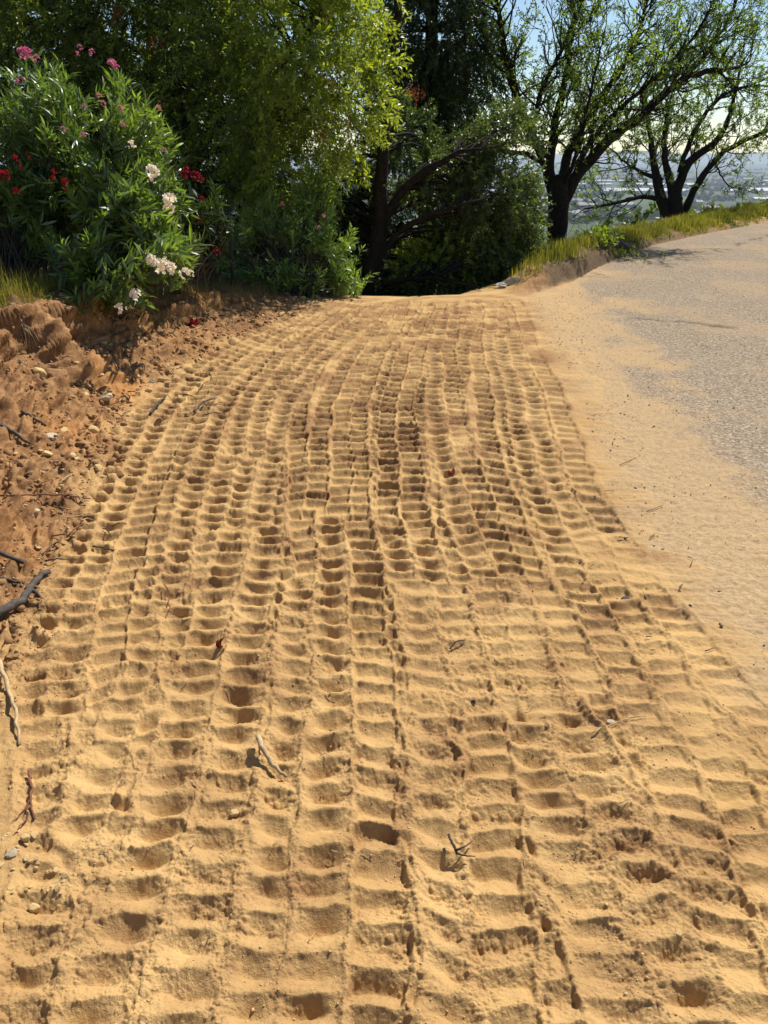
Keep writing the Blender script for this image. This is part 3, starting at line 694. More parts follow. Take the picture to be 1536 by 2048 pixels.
bush('low spreading oleander with cream white blossoms over the bank', at(215, 585, 6.90), [E(250, 400, 7.05, .50, .45, .38), E(300, 480, 6.95, .34, .4, .30), E(190, 510, 6.85, .45, .4, .30), E(230, 560, 6.75, .34, .3, .16)], 520,
     [(304, 345, 6.65, .8, 1), (303, 358, 6.65, .6, 0), (338, 402, 6.60, .85, 1), (336, 418, 6.60, .8, 1), (264, 290, 6.65, .55, 0), (302, 522, 6.35, .75, 1), (315, 533, 6.35, .95, 1), (338, 540, 6.35, .9, 1), (331, 523, 6.35, .5, 0), (371, 550, 6.35, .75, 1), (382, 547, 6.35, .4, 0), (242, 618, 6.20, .75, 0), (272, 592, 6.25, .8, 1)], 'white', OLEAF, 13, L=.14, W=.025, tint=.34, extra=(np.repeat(ex, 2, 0) + np.random.default_rng(1).normal(0, .04, (28, 3)), np.repeat(exd, 2, 0)))
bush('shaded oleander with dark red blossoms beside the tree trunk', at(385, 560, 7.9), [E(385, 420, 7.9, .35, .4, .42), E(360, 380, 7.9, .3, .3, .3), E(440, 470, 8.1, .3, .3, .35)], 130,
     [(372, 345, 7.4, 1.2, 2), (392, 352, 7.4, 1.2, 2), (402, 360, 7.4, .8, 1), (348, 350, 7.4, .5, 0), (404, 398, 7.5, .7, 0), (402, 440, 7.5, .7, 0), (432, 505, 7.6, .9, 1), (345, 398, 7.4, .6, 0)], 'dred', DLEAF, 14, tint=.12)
bush('sunlit oleander thicket with faded pink tips behind the bank grass', at(600, 600, 9.9), [E(470, 502, 10.45, .4, .5, .4), E(530, 442, 10.65, .42, .5, .45), E(590, 482, 10.25, .45, .4, .4), E(640, 422, 10.55, .38, .4, .38), E(670, 492, 10.25, .36, .4, .42), E(560, 542, 10.05, .55, .4, .22), E(700, 552, 10.15, .34, .4, .24), E(620, 372, 10.75, .3, .3, .25), E(640, 552, 9.95, .5, .4, .22)], 620,
     [(565, 408, 9.2, .6, 0), (648, 432, 9.2, .5, 0), (637, 455, 9.2, .45, 0)], 'pink', OLEAF, 15, L=.105, W=.020, tint=.75, per=18)

# ------------------------------------------------------------------ big trees on the left and in the middle
def crown_tree(name, label, base, trunk, twigs, blobs, nspray, per, L, W, mat, seed, droop=.3, tint=.4, spl=.35, lance=False, thr=-.25, shell=.3, freq=1.2, spread=.8, cat='tree', extra=None, tassels=None, tvar=.22, sun_tint=None):
    rng = np.random.default_rng(seed); base = np.array(base, float)
    r = empty(name, base); tag(r, label, cat)
    P_, u = blob_points(blobs, nspray, rng, shell, seed, thr, freq)
    D = norm(u + rng.normal(0, .45, u.shape) + [0, 0, .1 - droop * .6])
    tube_mesh('trunk', [(p - base, q) for p, q in trunk], 9, BARK, r)
    # secondary branches reaching into the crown from the nearest limb point
    nodes = np.concatenate([p[len(p) // 3:] for p, q in trunk]); rad = np.concatenate([q[len(p) // 3:] for p, q in trunk])
    tw = []
    idx = rng.choice(len(P_), min(twigs, len(P_)), replace=False)
    for i in idx:
        d = np.linalg.norm(nodes - P_[i], axis=1) + .4 * np.maximum(nodes[:, 2] - P_[i, 2], 0); j = d.argmin(); a = nodes[j]; ln = np.linalg.norm(P_[i] - a)
        m1 = a * .55 + P_[i] * .45 + rng.normal(0, .08 * ln, 3) + [0, 0, .10 * ln]
        tw.append((resample(np.array([a, m1, P_[i]]), 7) - base, np.linspace(min(rad[j] * .5, .008 + .012 * ln), .003, 7)))
    tube_mesh('branches', tw, 4, BARK, r, False)
    tn = tint if sun_tint is None else (tint + sun_tint[2] * sst(sun_tint[0], sun_tint[1], P_[:, 0]))  # sunlight on the right of the crown, painted in as lighter leaf tint
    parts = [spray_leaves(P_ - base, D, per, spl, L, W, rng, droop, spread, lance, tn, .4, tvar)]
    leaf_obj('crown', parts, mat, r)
    if tassels:
        parts = []
        for (px, py, Yt, hgt) in tassels:
            c = at(px, py, Yt) - base; k = 26
            p0 = c + rng.normal(0, 1, (k, 3)) * [.05, .05, hgt * .5]; dd = norm(rng.normal(0, .5, (k, 3)) + [0, 0, -1.0])
            v, fs, p_, ti = spray_leaves(p0, dd, 5, .07, .03, .012, rng, .3, .5, False, .5)
            parts.append((v, fs, p_, ti))
        leaf_obj('seed_tassels', parts, SEEDR, r)
    return r
rg = np.random.default_rng(5)
tk = [limb([(412, 560, 12.29), (410, 500, 12.29), (397, 430, 12.29), (388, 370, 12.29), (384, 320, 12.29)], .13, .10, rng=rg),
      limb([(386, 330, 12.29), (372, 250, 12.29), (362, 160, 12.29), (350, 60, 12.17), (330, -80, 11.93)], .085, .03, rng=rg),
      limb([(386, 335, 12.29), (410, 280, 12.17), (470, 220, 11.93), (540, 160, 11.70), (620, 70, 11.47), (680, -40, 11.23)], .075, .02, rng=rg),
      limb([(384, 320, 12.29), (440, 300, 12.05), (500, 262, 11.82), (580, 230, 11.58), (680, 200, 11.35)], .055, .015, rng=rg),
      limb([(384, 320, 12.29), (330, 260, 12.40), (270, 180, 12.40), (190, 100, 12.17), (100, 20, 11.93)], .07, .02, rng=rg),
      limb([(392, 372, 12.29), (440, 362, 12.05), (500, 365, 11.93), (560, 385, 11.70)], .025, .008, rng=rg)]
crown_tree('pepper_tree', 'large spreading pepper tree with fine drooping green leaves and rusty seed tassels', at(412, 560, 12.29), tk, 260,
    [E(552, 90, 11.00, 1.17, 0.94, 1.29), E(627, 180, 10.76, 0.84, 0.70, 0.88), E(567, 300, 11.00, 0.64, 0.58, 0.58), E(692, 150, 10.53, 0.49, 0.47, 0.58), E(500, 120, 11.93, 1.29, 1.40, 1.29), E(340, 60, 12.40, 1.52, 1.40, 1.17), E(150, 40, 12.40, 1.64, 1.40, 1.05), E(-30, 60, 12.40, 1.40, 1.40, 1.17),
     E(440, 250, 12.40, 0.94, 1.17, 0.82), E(560, 360, 12.05, 0.70, 0.82, 0.41), E(612, -60, 10.88, 1.17, 1.05, 1.05), E(400, -180, 12.17, 2.57, 2.11, 1.52), E(50, -160, 12.17, 2.11, 1.87, 1.29)],
    6400, 24, .080, .027, PLEAF, 31, droop=.22, tint=.10, spl=.36, thr=-.16, freq=1.7, tvar=.20, sun_tint=(-2.4, -.7, .58),
    tassels=[(652, 215, 10.40, .2), (664, 150, 10.40, .16), (697, 240, 10.28, .14), (640, 262, 10.40, .12), (672, 320, 10.51, .1), (830, 180, 10.51, .1), (310, 85, 11.07, .1), (235, 15, 11.07, .1), (655, 20, 10.40, .14), (590, 90, 10.73, .1)])
# overhanging bright spray of the same tree's neighbour
tk = [limb([(735, 640, 11.7), (745, 560, 11.7), (757, 500, 11.7), (762, 440, 11.7)], .17, .12, rng=rg),
      limb([(760, 450, 11.7), (763, 350, 11.7), (770, 240, 11.7), (790, 120, 11.6), (800, -30, 11.5)], .10, .04, rng=rg),
      limb([(762, 445, 11.7), (795, 390, 11.6), (835, 350, 11.5), (900, 310, 11.3), (960, 298, 11.1)], .07, .02, rng=rg),
      limb([(745, 540, 11.7), (800, 460, 11.4), (880, 420, 11.1), (960, 400, 10.9)], .05, .015, rng=rg),
      limb([(745, 575, 11.7), (810, 560, 11.3), (880, 550, 10.9), (930, 570, 10.6), (990, 585, 10.4)], .045, .012, rng=rg)]
crown_tree('oak_tree', 'dark shaded oak with several thin trunks at the end of the dirt', at(735, 640, 12.6), tk, 260,
    [E(850, 350, 12.4, .8, .7, .42), E(975, 390, 12.1, .7, .7, .50), E(860, 470, 13.2, .8, .5, .5), E(960, 500, 12.2, .6, .6, .4), E(700, 400, 13.8, .5, .5, .7), E(800, 280, 13.4, .5, .5, .5), E(1000, 290, 12.4, .55, .7, .40), E(870, 565, 11.9, 1.0, .5, .22), E(690, 500, 13.2, .5, .6, .7), E(1030, 440, 12.4, .35, .5, .4), E(780, 580, 12.9, .6, .4, .25)],
    4000, 24, .055, .030, OAKLEAF, 32, droop=.2, tint=.55, spl=.30, thr=-.12, freq=1.9, tvar=.3)
tk = [limb([(850, 640, 16), (850, 500, 16), (858, 350, 16), (862, 150, 16), (868, -150, 16), (870, -400, 16)], .2, .06, rng=rg)]
crown_tree('cedar_tree', 'tall blue black evergreen rising behind the oak', at(850, 640, 16), tk, 120,
    [E(862, 60, 16, .95, .9, 1.3), E(850, 230, 16, .75, .8, 1.0), E(868, -180, 16, .8, .8, 1.4), E(790, 160, 16.4, .5, .6, 1.0), E(940, 130, 16.4, .45, .6, .9)], 3000, 30, .07, .03, OAKLEAF, 33, droop=.5, tint=.12, spl=.35, thr=-.35, freq=1.8)
tk = [limb([(1010, 640, 13), (1000, 560, 13), (985, 490, 13), (960, 430, 13)], .06, .02, rng=rg), limb([(1000, 560, 13), (1020, 500, 12.8), (1010, 450, 12.6)], .04, .015, rng=rg)]
crown_tree('scrub_oak', 'mid green scrub oak where the dirt drops away beside the grassy bank', at(1010, 640, 13), tk, 80,
    [E(960, 500, 12.6, .7, .6, .55), E(1010, 480, 12.8, .45, .5, .42), E(880, 540, 12.0, .8, .5, .4), E(1000, 560, 12.4, .45, .4, .35)], 2100, 24, .055, .028, PLEAF, 34, droop=.15, tint=.72, spl=.26, thr=-.25)
tk = [limb([(300, 640, 14), (290, 400, 14), (300, 200, 14), (300, 0, 14)], .15, .05, rng=rg)]
crown_tree('evergreen_tree', 'dense dark evergreen filling the gap behind the pink oleander', at(300, 640, 14), tk, 60,
    [E(250, 300, 14, 1.6, 1.0, 1.5), E(480, 420, 14.5, 1.1, .9, .7), E(60, 250, 14, 1.6, 1.0, 1.6), E(450, 200, 14.5, 1.2, .9, .9), E(620, 470, 14.5, .8, .7, .7)], 4000, 28, .085, .04, OAKLEAF, 35, droop=.35, tint=.3, spl=.4, thr=-.35)

# ------------------------------------------------------------------ almond trees on the right
def almond(label, base, trunk, seed, lev, nsub, per, tint, sublen, bare, leafL=.05, densmax=None, name='almond_tree'):
    rng = np.random.default_rng(seed); base = np.array(base, float)
    trunk = [trunk[0]] + [(p, q * 1.02) for p, q in trunk[1:]]
    r = empty(name, base); tag(r, label, 'tree')
    tube_mesh('trunk', [(p - base, q) for p, q in trunk[:1]], 12, BARK, r)
    tube_mesh('limbs', [(p - base, q) for p, q in trunk[1:]], 9, BARK, r)
    paths, tips = [], []
    for (p, q) in trunk[1:]:
        n = len(p); L_ = np.linalg.norm(p[-1] - p[0])
        for k in range(int(nsub * L_)):
            i = rng.integers(3, n); dv = norm(p[i] - p[i - 1]); nd = norm(dv * .7 + perp(dv[None], rng)[0] * .9 + [0, 0, .35])
            grow(paths, tips, p[i], nd, min(q[i] * .5, .022), sublen * rng.uniform(.6, 1.3), lev, rng, 5, .20, .05, 3, .75, .66)
        grow(paths, tips, p[-1], norm(p[-1] - p[-2]), q[-1] * .9, sublen, lev, rng, 5, .16, .05, 3, .7, .7)
    paths = [(a, np.maximum(b, .0052)) for a, b in paths]
    tube_mesh('branches', [(a - base, b) for a, b in paths], 4, BARK, r, False)
    tp = np.array([t[0] for t in tips]); td = norm(np.array([t[1] for t in tips]))
    keep = rng.random(len(tp)) > bare; tp, td = tp[keep], td[keep]
    leaf_obj('crown', [spray_leaves(tp - td * .12 - base, td, per, .22, leafL, leafL * .42, rng, .15, .9, False, tint, .4)], ALEAF, r)
    print('almond', label[:20], len(paths), len(tp))
    return r
rg = np.random.default_rng(8)
Y1 = 16.5
tk = [limb([(1110, 600, Y1), (1113, 490, Y1), (1116, 440, Y1), (1118, 385, Y1), (1114, 350, Y1)], .235, .19, jit=.006, rng=rg),
      limb([(1112, 395, Y1), (1098, 340, Y1), (1080, 300, Y1), (1052, 255, Y1 - .1), (1032, 200, Y1 - .2), (1015, 130, Y1 - .3), (1000, 40, Y1 - .5), (985, -80, Y1 - .7)], .13, .02, rng=rg, n=22),
      limb([(1100, 345, Y1), (1105, 260, Y1), (1128, 180, Y1 + .1), (1140, 100, Y1 + .2), (1152, 0, Y1 + .2), (1160, -90, Y1 + .2)], .085, .02, rng=rg, n=20),
      limb([(1062, 270, Y1), (1078, 190, Y1 - .3), (1118, 105, Y1 - .6), (1165, 10, Y1 - .9), (1180, -80, Y1 - 1)], .05, .015, rng=rg, n=18),
      limb([(1118, 385, Y1), (1130, 330, Y1 + .2), (1145, 280, Y1 + .4), (1175, 230, Y1 + .5), (1215, 180, Y1 + .6), (1262, 110, Y1 + .7), (1290, 30, Y1 + .7), (1305, -60, Y1 + .7)], .10, .02, rng=rg, n=22),
      limb([(1128, 400, Y1), (1158, 345, Y1 + .1), (1210, 285, Y1 + .3), (1275, 240, Y1 + .4), (1318, 198, Y1 + .6), (1355, 163, Y1 + .7), (1400, 143, Y1 + .8), (1448, 140, Y1 + .9)], .125, .045, rng=rg, n=24),
      limb([(1330, 190, Y1 + .6), (1375, 150, Y1 + 1.0), (1420, 100, Y1 + 1.2), (1460, 40, Y1 + 1.3), (1490, -50, Y1 + 1.4)], .05, .015, rng=rg, n=16),
      limb([(1150, 350, Y1 + .1), (1175, 290, Y1 + .3), (1240, 215, Y1 + .5), (1330, 140, Y1 + .7), (1400, 60, Y1 + .8), (1440, -20, Y1 + .9)], .06, .015, rng=rg, n=18),
      limb([(1092, 330, Y1), (1055, 306, Y1 - .2), (1000, 301, Y1 - .4), (950, 304, Y1 - .6), (900, 322, Y1 - .8), (862, 348, Y1 - .9)], .05, .012, rng=rg, n=16),
      limb([(1125, 380, Y1), (1150, 320, Y1 - .5), (1165, 270, Y1 - 1), (1180, 200, Y1 - 1.5), (1200, 100, Y1 - 2)], .05, .012, rng=rg, n=16)]
almond('near almond tree with forked black trunk and thin spring leaves beside the grass', at(1110, 600, Y1), tk, 51, 2, 9.5, 8, .48, .66, .12, leafL=.062)
Y2 = 25.5
tk = [limb([(1352, 440, Y2), (1350, 400, Y2), (1348, 365, Y2)], .26, .20, jit=.004, rng=rg),
      limb([(1332, 432, Y2), (1318, 380, Y2), (1308, 330, Y2), (1300, 270, Y2), (1292, 200, Y2)], .17, .04, rng=rg),
      limb([(1345, 380, Y2), (1330, 330, Y2), (1328, 270, Y2), (1340, 200, Y2)], .14, .03, rng=rg),
      limb([(1352, 385, Y2), (1368, 335, Y2), (1395, 308, Y2), (1432, 288, Y2), (1458, 240, Y2), (1470, 190, Y2), (1482, 130, Y2)], .15, .03, rng=rg, n=20),
      limb([(1368, 425, Y2), (1388, 375, Y2), (1418, 335, Y2), (1450, 300, Y2), (1492, 280, Y2), (1536, 262, Y2), (1600, 240, Y2)], .12, .03, rng=rg, n=20),
      limb([(1322, 400, Y2), (1290, 390, Y2 - .3), (1250, 402, Y2 - .6), (1210, 412, Y2 - .9), (1168, 418, Y2 - 1.2)], .08, .02, rng=rg),
      limb([(1322, 360, Y2), (1285, 345, Y2 - .3), (1250, 325, Y2 - .5), (1225, 300, Y2 - .7)], .07, .02, rng=rg),
      limb([(1360, 345, Y2), (1375, 290, Y2), (1400, 240, Y2), (1440, 190, Y2 - .2), (1490, 170, Y2 - .4), (1550, 172, Y2 - .6)], .09, .02, rng=rg, n=18),
      limb([(1425, 320, Y2), (1440, 345, Y2 - .3), (1455, 372, Y2 - .5), (1485, 380, Y2 - .6)], .035, .008, rng=rg)]
almond('farther almond tree with several leaning stems on the grassy rim', at(1352, 450, Y2), tk, 52, 2, 5.0, 12, .5, .95, .08, leafL=.085)

# lower slope trees seen under the almond branches
def slope_tree(x, y, h, wd, seed, label, group, mat=OAKLEAF, tint=.45, n=150):
    rng = np.random.default_rng(seed); z = float(far_z(np.array(x), np.array(y))) if y > 55 else hz1(x, y)
    r = empty('slope_tree', (x, y, z)); tag(r, label, 'tree', group)
    tube_mesh('trunk', [(np.array([[0, 0, -.5], [.1, 0, h * .3], [.2, .1, h * .6]]), np.array([.05 * h, .04 * h, .02 * h]))], 6, BARK, r)
    bl = [(rng.normal(0, wd * .3), rng.normal(0, wd * .3), h * rng.uniform(.4, .75), wd * rng.uniform(.35, .55), wd * rng.uniform(.35, .55), h * rng.uniform(.25, .35)) for _ in range(5)]
    P_, u = blob_points(bl, n, rng, .6, seed, -.4, .5)
    leaf_obj('crown', [spray_leaves(P_, norm(u + rng.normal(0, .4, u.shape)), 14, wd * .13, wd * .065, wd * .045, rng, .1, .9, False, tint, .5)], mat, r)
rng = np.random.default_rng(77)
SL = 'rounded dark oak on the lower slope seen beneath the almond branches'
for k in range(34):
    y = rng.uniform(75, 200); a = R(rng.uniform(8, 30)); 
    slope_tree(y * math.tan(a), y, rng.uniform(6, 9.5), rng.uniform(7, 11), 200 + k, SL, 'oaks on the lower slope', tint=.4 + .2 * rng.random())
for k in range(16):
    y = rng.uniform(40, 54); a = R(rng.uniform(9, 24))
    slope_tree(y * math.tan(a), y, rng.uniform(3, 4.5), rng.uniform(4, 6), 300 + k, SL, 'oaks on the lower slope', tint=.55)
# distant tree belts of the valley: one mass
rng = np.random.default_rng(78)
n = 9000; a = R(1) * rng.uniform(-40, 42, n); d = rng.choice([1500, 1780, 2300, 2820, 3300, 3900, 4600, 5600, 7000], n) * (1 + rng.normal(0, .018, n)) + 120 * np.sin(a * 23 + rng.integers(0, 4, n))
m = noise(a * 40, d / 400, 960) + .3 * rng.random(n) > .02; a, d = a[m], d[m]; n = len(a)
cx = d * np.sin(a); cy = d * np.cos(a); cz = far_z(cx, cy); s = rng.uniform(6, 13, n)
oc = np.array([[1, 0, .5], [-1, 0, .5], [0, 1, .5], [0, -1, .5], [0, 0, 1.15], [0, 0, -.1]]); v = np.stack([cx, cy, cz], 1)[:, None] + oc[None] * s[:, None, None] * rng.uniform(.7, 1.3, (n, 6, 1))
of = np.array([[0, 2, 4], [2, 1, 4], [1, 3, 4], [3, 0, 4], [2, 0, 5], [1, 2, 5], [3, 1, 5], [0, 3, 5]])
me = npmesh('valley_trees', v.reshape(-1, 3), [(np.arange(n)[:, None, None] * 6 + of[None]).reshape(-1, 3)], dict(tint=np.repeat(rng.random(n), 6)))
tag(link('valley_trees', me, simple('far_tree_green', (.045, .06, .028), .4, .01, 1, 0, spec=0)), 'belts of dark trees across the far valley', 'trees', kind='stuff')

# ------------------------------------------------------------------ grass
def grass(name, label, pts, h, lean, wd, mat, rng, tint, cat='grass'):
    n = len(pts); z = hz(pts[:, 0], pts[:, 1]); B = np.column_stack([pts, z - .01])
    az = rng.uniform(0, 2 * math.pi, n); ln = np.abs(rng.normal(0, lean, n)); d = np.column_stack([np.cos(az), np.sin(az), np.zeros(n)]); sd = np.column_stack([-np.sin(az), np.cos(az), np.zeros(n)]) * (wd * rng.uniform(.7, 1.3, n))[:, None]
    hh_ = (h * rng.uniform(.45, 1.25, n))[:, None]; up = np.array([0, 0, 1.0])
    m1 = B + up * hh_ * .55 + d * hh_ * (ln * .35)[:, None]; tp = B + up * hh_ * (1 - .35 * np.clip(ln, 0, 1)[:, None]) + d * hh_ * ln[:, None]
    v = np.stack([B - sd, B + sd, m1 + sd * .8, m1 - sd * .8, tp], 1)
    i = np.arange(n)[:, None] * 5
    me = npmesh(name, v.reshape(-1, 3), [i + [0, 1, 2, 3], i + [3, 2, 4]], dict(tint=np.clip(np.repeat(tint, 5), 0, 1)))
    return tag(link(name, me, mat), label, cat, kind='stuff')
GRASS = leafmat('green_grass', (.060, .085, .016), (.27, .25, .055), .45, .6, (1.7, 1.6, .6), .2)
DRY = leafmat('dry_grass', (.10, .085, .030), (.36, .28, .13), .4, .7, (1.4, 1.3, .8), .2)
rng = np.random.default_rng(90)
# verge along the far road edge
n = 90000; x = 1.75 + rng.random(n) ** .8 * 16; e = np.interp(x, EDGE[0], EDGE[1]); off = rng.uniform(.0, 3.6, n) + .15 * fbm(x * 1.5, x * 0, 3, 970)
off += .30 * sst(4.8, 3.2, x)
y = e + off; hgt = .25 * (.65 + .5 * noise(x * 1.4, y * 1.4, 971)) * sst(0, .5, off - .2 + .3) 
dens = rng.random(n) < sst(-.6, .3, noise(x * 2, y * 2, 972)) 
p = np.column_stack([x, y])[dens]
grass('verge_grass', 'yellow green grass along the far edge of the road', p, hgt[dens] + .04, .38, .0022 + .00022 * y[dens], GRASS, rng, (.5 + .5 * noise(p[:, 0] * 1.1, p[:, 1] * 1.1, 973) + rng.normal(0, .2, len(p))))
# bank top left
n = 26000; y = rng.uniform(4.2, 7.4, n); x = FOOT(y) - .98 - rng.random(n) * 1.5 + .1 * noise(y * 3, y * 0, 981); keepg = rng.random(n) < sst(-.5, .4, noise(x * 3, y * 3, 982)) 
p = np.column_stack([x, y])[keepg]
grass('bank_grass', 'yellow green grass and dry stalks on top of the bank under the oleanders', p, .24 * (.5 + .7 * rng.random(len(p)) ** 2), .55, .0018, GRASS, rng, .75 + rng.normal(0, .25, len(p)))
n = 26000; y = rng.uniform(7.0, 11.5, n); x = np.interp(y, [7, 8, 9, 10, 11.5], [-2.0, -1.75, -1.35, -1.15, -1.3]) - rng.random(n) ** .8 * 2.2 + .15 * noise(y * 3, y * 0, 991)
p = np.column_stack([x, y])
grass('shade_grass', 'thin dry grass on the far part of the bank before the thicket', p, .16 * (.4 + .8 * rng.random(n) ** 2), .5, .0022, DRY, rng, .25 + .4 * noise(p[:, 0] * 2, p[:, 1] * 2, 992) + rng.normal(0, .2, n))
n = 5000; y = rng.uniform(3.6, 9.5, n); x = FOOT(y) - (.55 + .62 * HB(y)) * 1.0 - rng.random(n) * .35
p = np.column_stack([x, y]); grass('dry_stalks', 'dry straw tangled on the broken rim of the bank', p, .10 * (.3 + rng.random(n)), 1.0, .0016, DRY, rng, .7 + rng.normal(0, .2, n))
# bright weed tuft and low shrub on the verge
def tuft(name, label, px, py, h, n, spread, mat, tint, seed, cat='plant'):
    rng = np.random.default_rng(seed); g = hit(px, py); r = empty(name, g); tag(r, label, cat)
    st = rng.normal(0, spread, (n, 3)) * [1, 1, .02]; D = norm(rng.normal(0, .45, (n, 3)) + [0, 0, 1])
    leaf_obj('leaves', [spray_leaves(st, D, 12, h, h * .28, h * .07, rng, .1, .6, True, tint, .3)], mat, r)
    tube_mesh('stems', [(np.array([a, a + b * h * .9]), np.array([.004, .002])) for a, b in zip(st, D)], 4, TWIG, r, False)
tuft('weed_clump', 'bright yellow green weed clump on the grassy rim beside the almond trunk', 1205, 492, .34, 45, .16, leafmat('bright_weed', (.07, .11, .018), (.17, .21, .035), .45, .5), .6, 401)
tuft('weed_clump', 'low grey green weeds at the broken edge of the road', 1235, 512, .16, 60, .28, PLEAF, .35, 402)
# ------------------------------------------------------------------ stones, clods, sticks, litter
def rock_mesh(seed, flat=.7, sharp=.25, sub=3, name='stone'):
    import bmesh
    bm = bmesh.new(); bmesh.ops.create_icosphere(bm, subdivisions=sub, radius=1.0)
    rng = np.random.default_rng(seed); pl = norm(rng.normal(size=(9, 3))); od = rng.uniform(.55, .85, 9)
    co = np.array([v.co for v in bm.verts])
    for p_, o_ in zip(pl, od):
        d = co @ p_; co = co - np.where(d > o_, (d - o_), 0)[:, None] * p_ * .92
    co *= (1 + sharp * .35 * noise(co[:, 0] * 2 + seed, co[:, 1] * 2 + co[:, 2] * 1.7, seed) + .04 * noise(co[:, 0] * 9, co[:, 1] * 9 + co[:, 2] * 8, seed + 1))[:, None]
    co[:, 2] *= flat; co[:, 0] *= rng.uniform(.9, 1.3)
    for v, c in zip(bm.verts, co): v.co = c
    me = bpy.data.meshes.new(name); bm.to_mesh(me); bm.free()
    return me
RM = {'tan': simple('tan_stone', (.66, .46, .21), .35, 6, .9, .002), 'pale': simple('pale_stone', (.50, .40, .27), .2, 6, .9, .002),
      'rust': simple('rust_stone', (.40, .21, .09), .45, 6, .9, .002), 'brown': simple('brown_clod', (.34, .20, .09), .4, 9, .95, .002), 'dark': simple('dark_stone', (.10, .085, .075), .4, 9, .9, .002)}
RK = {}
for mname, m_ in RM.items():
    RK[mname] = []
    for q in range(3):
        me = rock_mesh(500 + q * 7 + len(mname), (.62, .75, .5)[q]); me.materials.append(m_); RK[mname].append(me)
rng = np.random.default_rng(123)
def stone(px, py, spx, m, label, group=None, k=0, cat='stone', bury=.3, name='stone'):
    g = hit(px, py); dep = g[1] * CP + (CAMH - g[2]) * SP; s = spx / FPX * dep / 2
    o = link(name, RK[m][k % 3], None); o.location = (g[0], g[1], g[2] + s * (.38 - bury)); o.scale = (s, s, s); o.rotation_euler = (rng.uniform(-.5, .5), rng.uniform(-.5, .5), rng.uniform(0, 6))
    tag(o, label, cat, group)
for a in (
    (112, 752, 46, 'rust', 'large rusty boulder half buried in the middle of the cut bank', 0), (78, 750, 34, 'tan', 'rounded tan boulder touching the large rusty one in the cut bank', 1),
    (213, 797, 30, 'pale', 'flat pale slab lying across the scree of the bank', 2), (170, 790, 17, 'tan', 'upright tan stone just left of the flat slab on the scree', 0),
    (305, 765, 16, 'pale', 'small pale stone at the foot of the bank where the prints begin', 1), (328, 762, 24, 'tan', 'flat tan stone beside the small pale one at the edge of the prints', 2),
    (104, 876, 28, 'pale', 'pale flat topped stone at the top of the rubble heap', 2), (129, 863, 20, 'tan', 'pointed tan stone on the rubble heap above the orange soil', 0), (186, 863, 24, 'tan', 'tall leaning tan stone at the right of the rubble heap', 1),
    (138, 887, 22, 'rust', 'rusty stone in the middle of the rubble heap', 0), (120, 890, 18, 'rust', 'round rusty stone left of the middle of the rubble heap', 1), (96, 910, 22, 'tan', 'tan stone low on the left of the rubble heap', 0),
    (83, 945, 14, 'pale', 'small whitish stone below the rubble heap', 2), (197, 938, 20, 'tan', 'yellowish stone at the foot of the orange soil', 1), (161, 888, 18, 'brown', 'brown clod on the right of the rubble heap', 2),
    (70, 1026, 26, 'pale', 'pale stone beside the long horizontal twig', 0), (20, 1052, 22, 'brown', 'brown lump at the left edge below the horizontal twig', 1),
    (25, 1712, 24, 'pale', 'largest pale pebble of the pile at the left edge', 0), (70, 1822, 26, 'tan', 'lone tan pebble with a dark hollow below the pebble pile', 1), (52, 1682, 22, 'tan', 'brown pebble at the top of the pebble pile', 1),
    (1357, 1868, 18, 'tan', 'little tan lump among the lug prints at the lower right', 0), (1220, 1446, 15, 'pale', 'white chip beside the long straw on the faint prints', 2), (1512, 998, 16, 'dark', 'black pebble alone on the asphalt at the right edge', 0),
    (1380, 1213, 8, 'dark', 'tiny dark pebble on the dusty asphalt beside the prints', 1), (947, 1405, 11, 'dark', 'tiny dark stone where the faint prints begin', 1), (470, 1628, 20, 'tan', 'round tan clod on the ridge right of the deep left prints', 0),
    (1250, 1198, 16, 'dark', 'dark clod in the right hand row of prints', 2), (1062, 1163 - 220, 9, 'pale', 'small pale chip pressed into the prints right of centre', 1), (1235, 489, 42, 'dark', 'flat dark slab lying in the grass of the verge', 2),
    (1026, 566, 36, 'pale', 'pale upright rock where the dirt drops off beside the berm', 0), (1270, 604, 15, 'brown', 'brown clod on the asphalt beyond the reddish dirt', 0), (1240, 604, 16, 'brown', 'flat brown clod left of the other on the far asphalt', 2),
    (1310, 512, 8, 'dark', 'tiny dark pebble on the far asphalt', 0)):
    stone(*a[:5], k=a[5])
# rubble: pebbles by the left edge, stones of the scree, clods on the asphalt
def scatter(n, box, mats, s0, s1, label, group, cat='stone', name='stone'):
    for i in range(n):
        px, py = rng.uniform(box[0], box[2]), rng.uniform(box[1], box[3])
        stone(px, py, rng.uniform(s0, s1) * (1 if rng.random() < .8 else 1.5), mats[rng.integers(len(mats))], label, group, rng.integers(3), cat, .25, name)
PB = 'small tan pebble in the loose pile at the lower left edge'
scatter(26, (0, 1660, 80, 1790), ['tan', 'tan', 'tan'], 7, 14, PB, 'pebbles at the lower left edge', 'pebble', 'pebble')
scatter(14, (90, 1740, 135, 1790), ['tan', 'tan'], 6, 11, PB, 'pebbles at the lower left edge', 'pebble', 'pebble')
scatter(60, (70, 840, 250, 960), ['rust', 'tan', 'brown', 'rust', 'brown'], 6, 15, 'angular stone of the rubble heap at the foot of the bank', 'rubble heap stones')
scatter(60, (0, 860, 130, 1130), ['brown', 'tan', 'brown'], 4, 11, 'small stone scattered on the lower scree of the bank', 'scree stones')
scatter(55, (150, 640, 420, 850), ['brown', 'tan', 'rust', 'brown'], 5, 15, 'small clod scattered on the face of the bank', 'bank clods', 'clod', 'clod')
scatter(26, (420, 590, 640, 640), ['brown', 'brown', 'tan'], 6, 16, 'brown clod on the low far end of the bank', 'far bank clods', 'clod', 'clod')
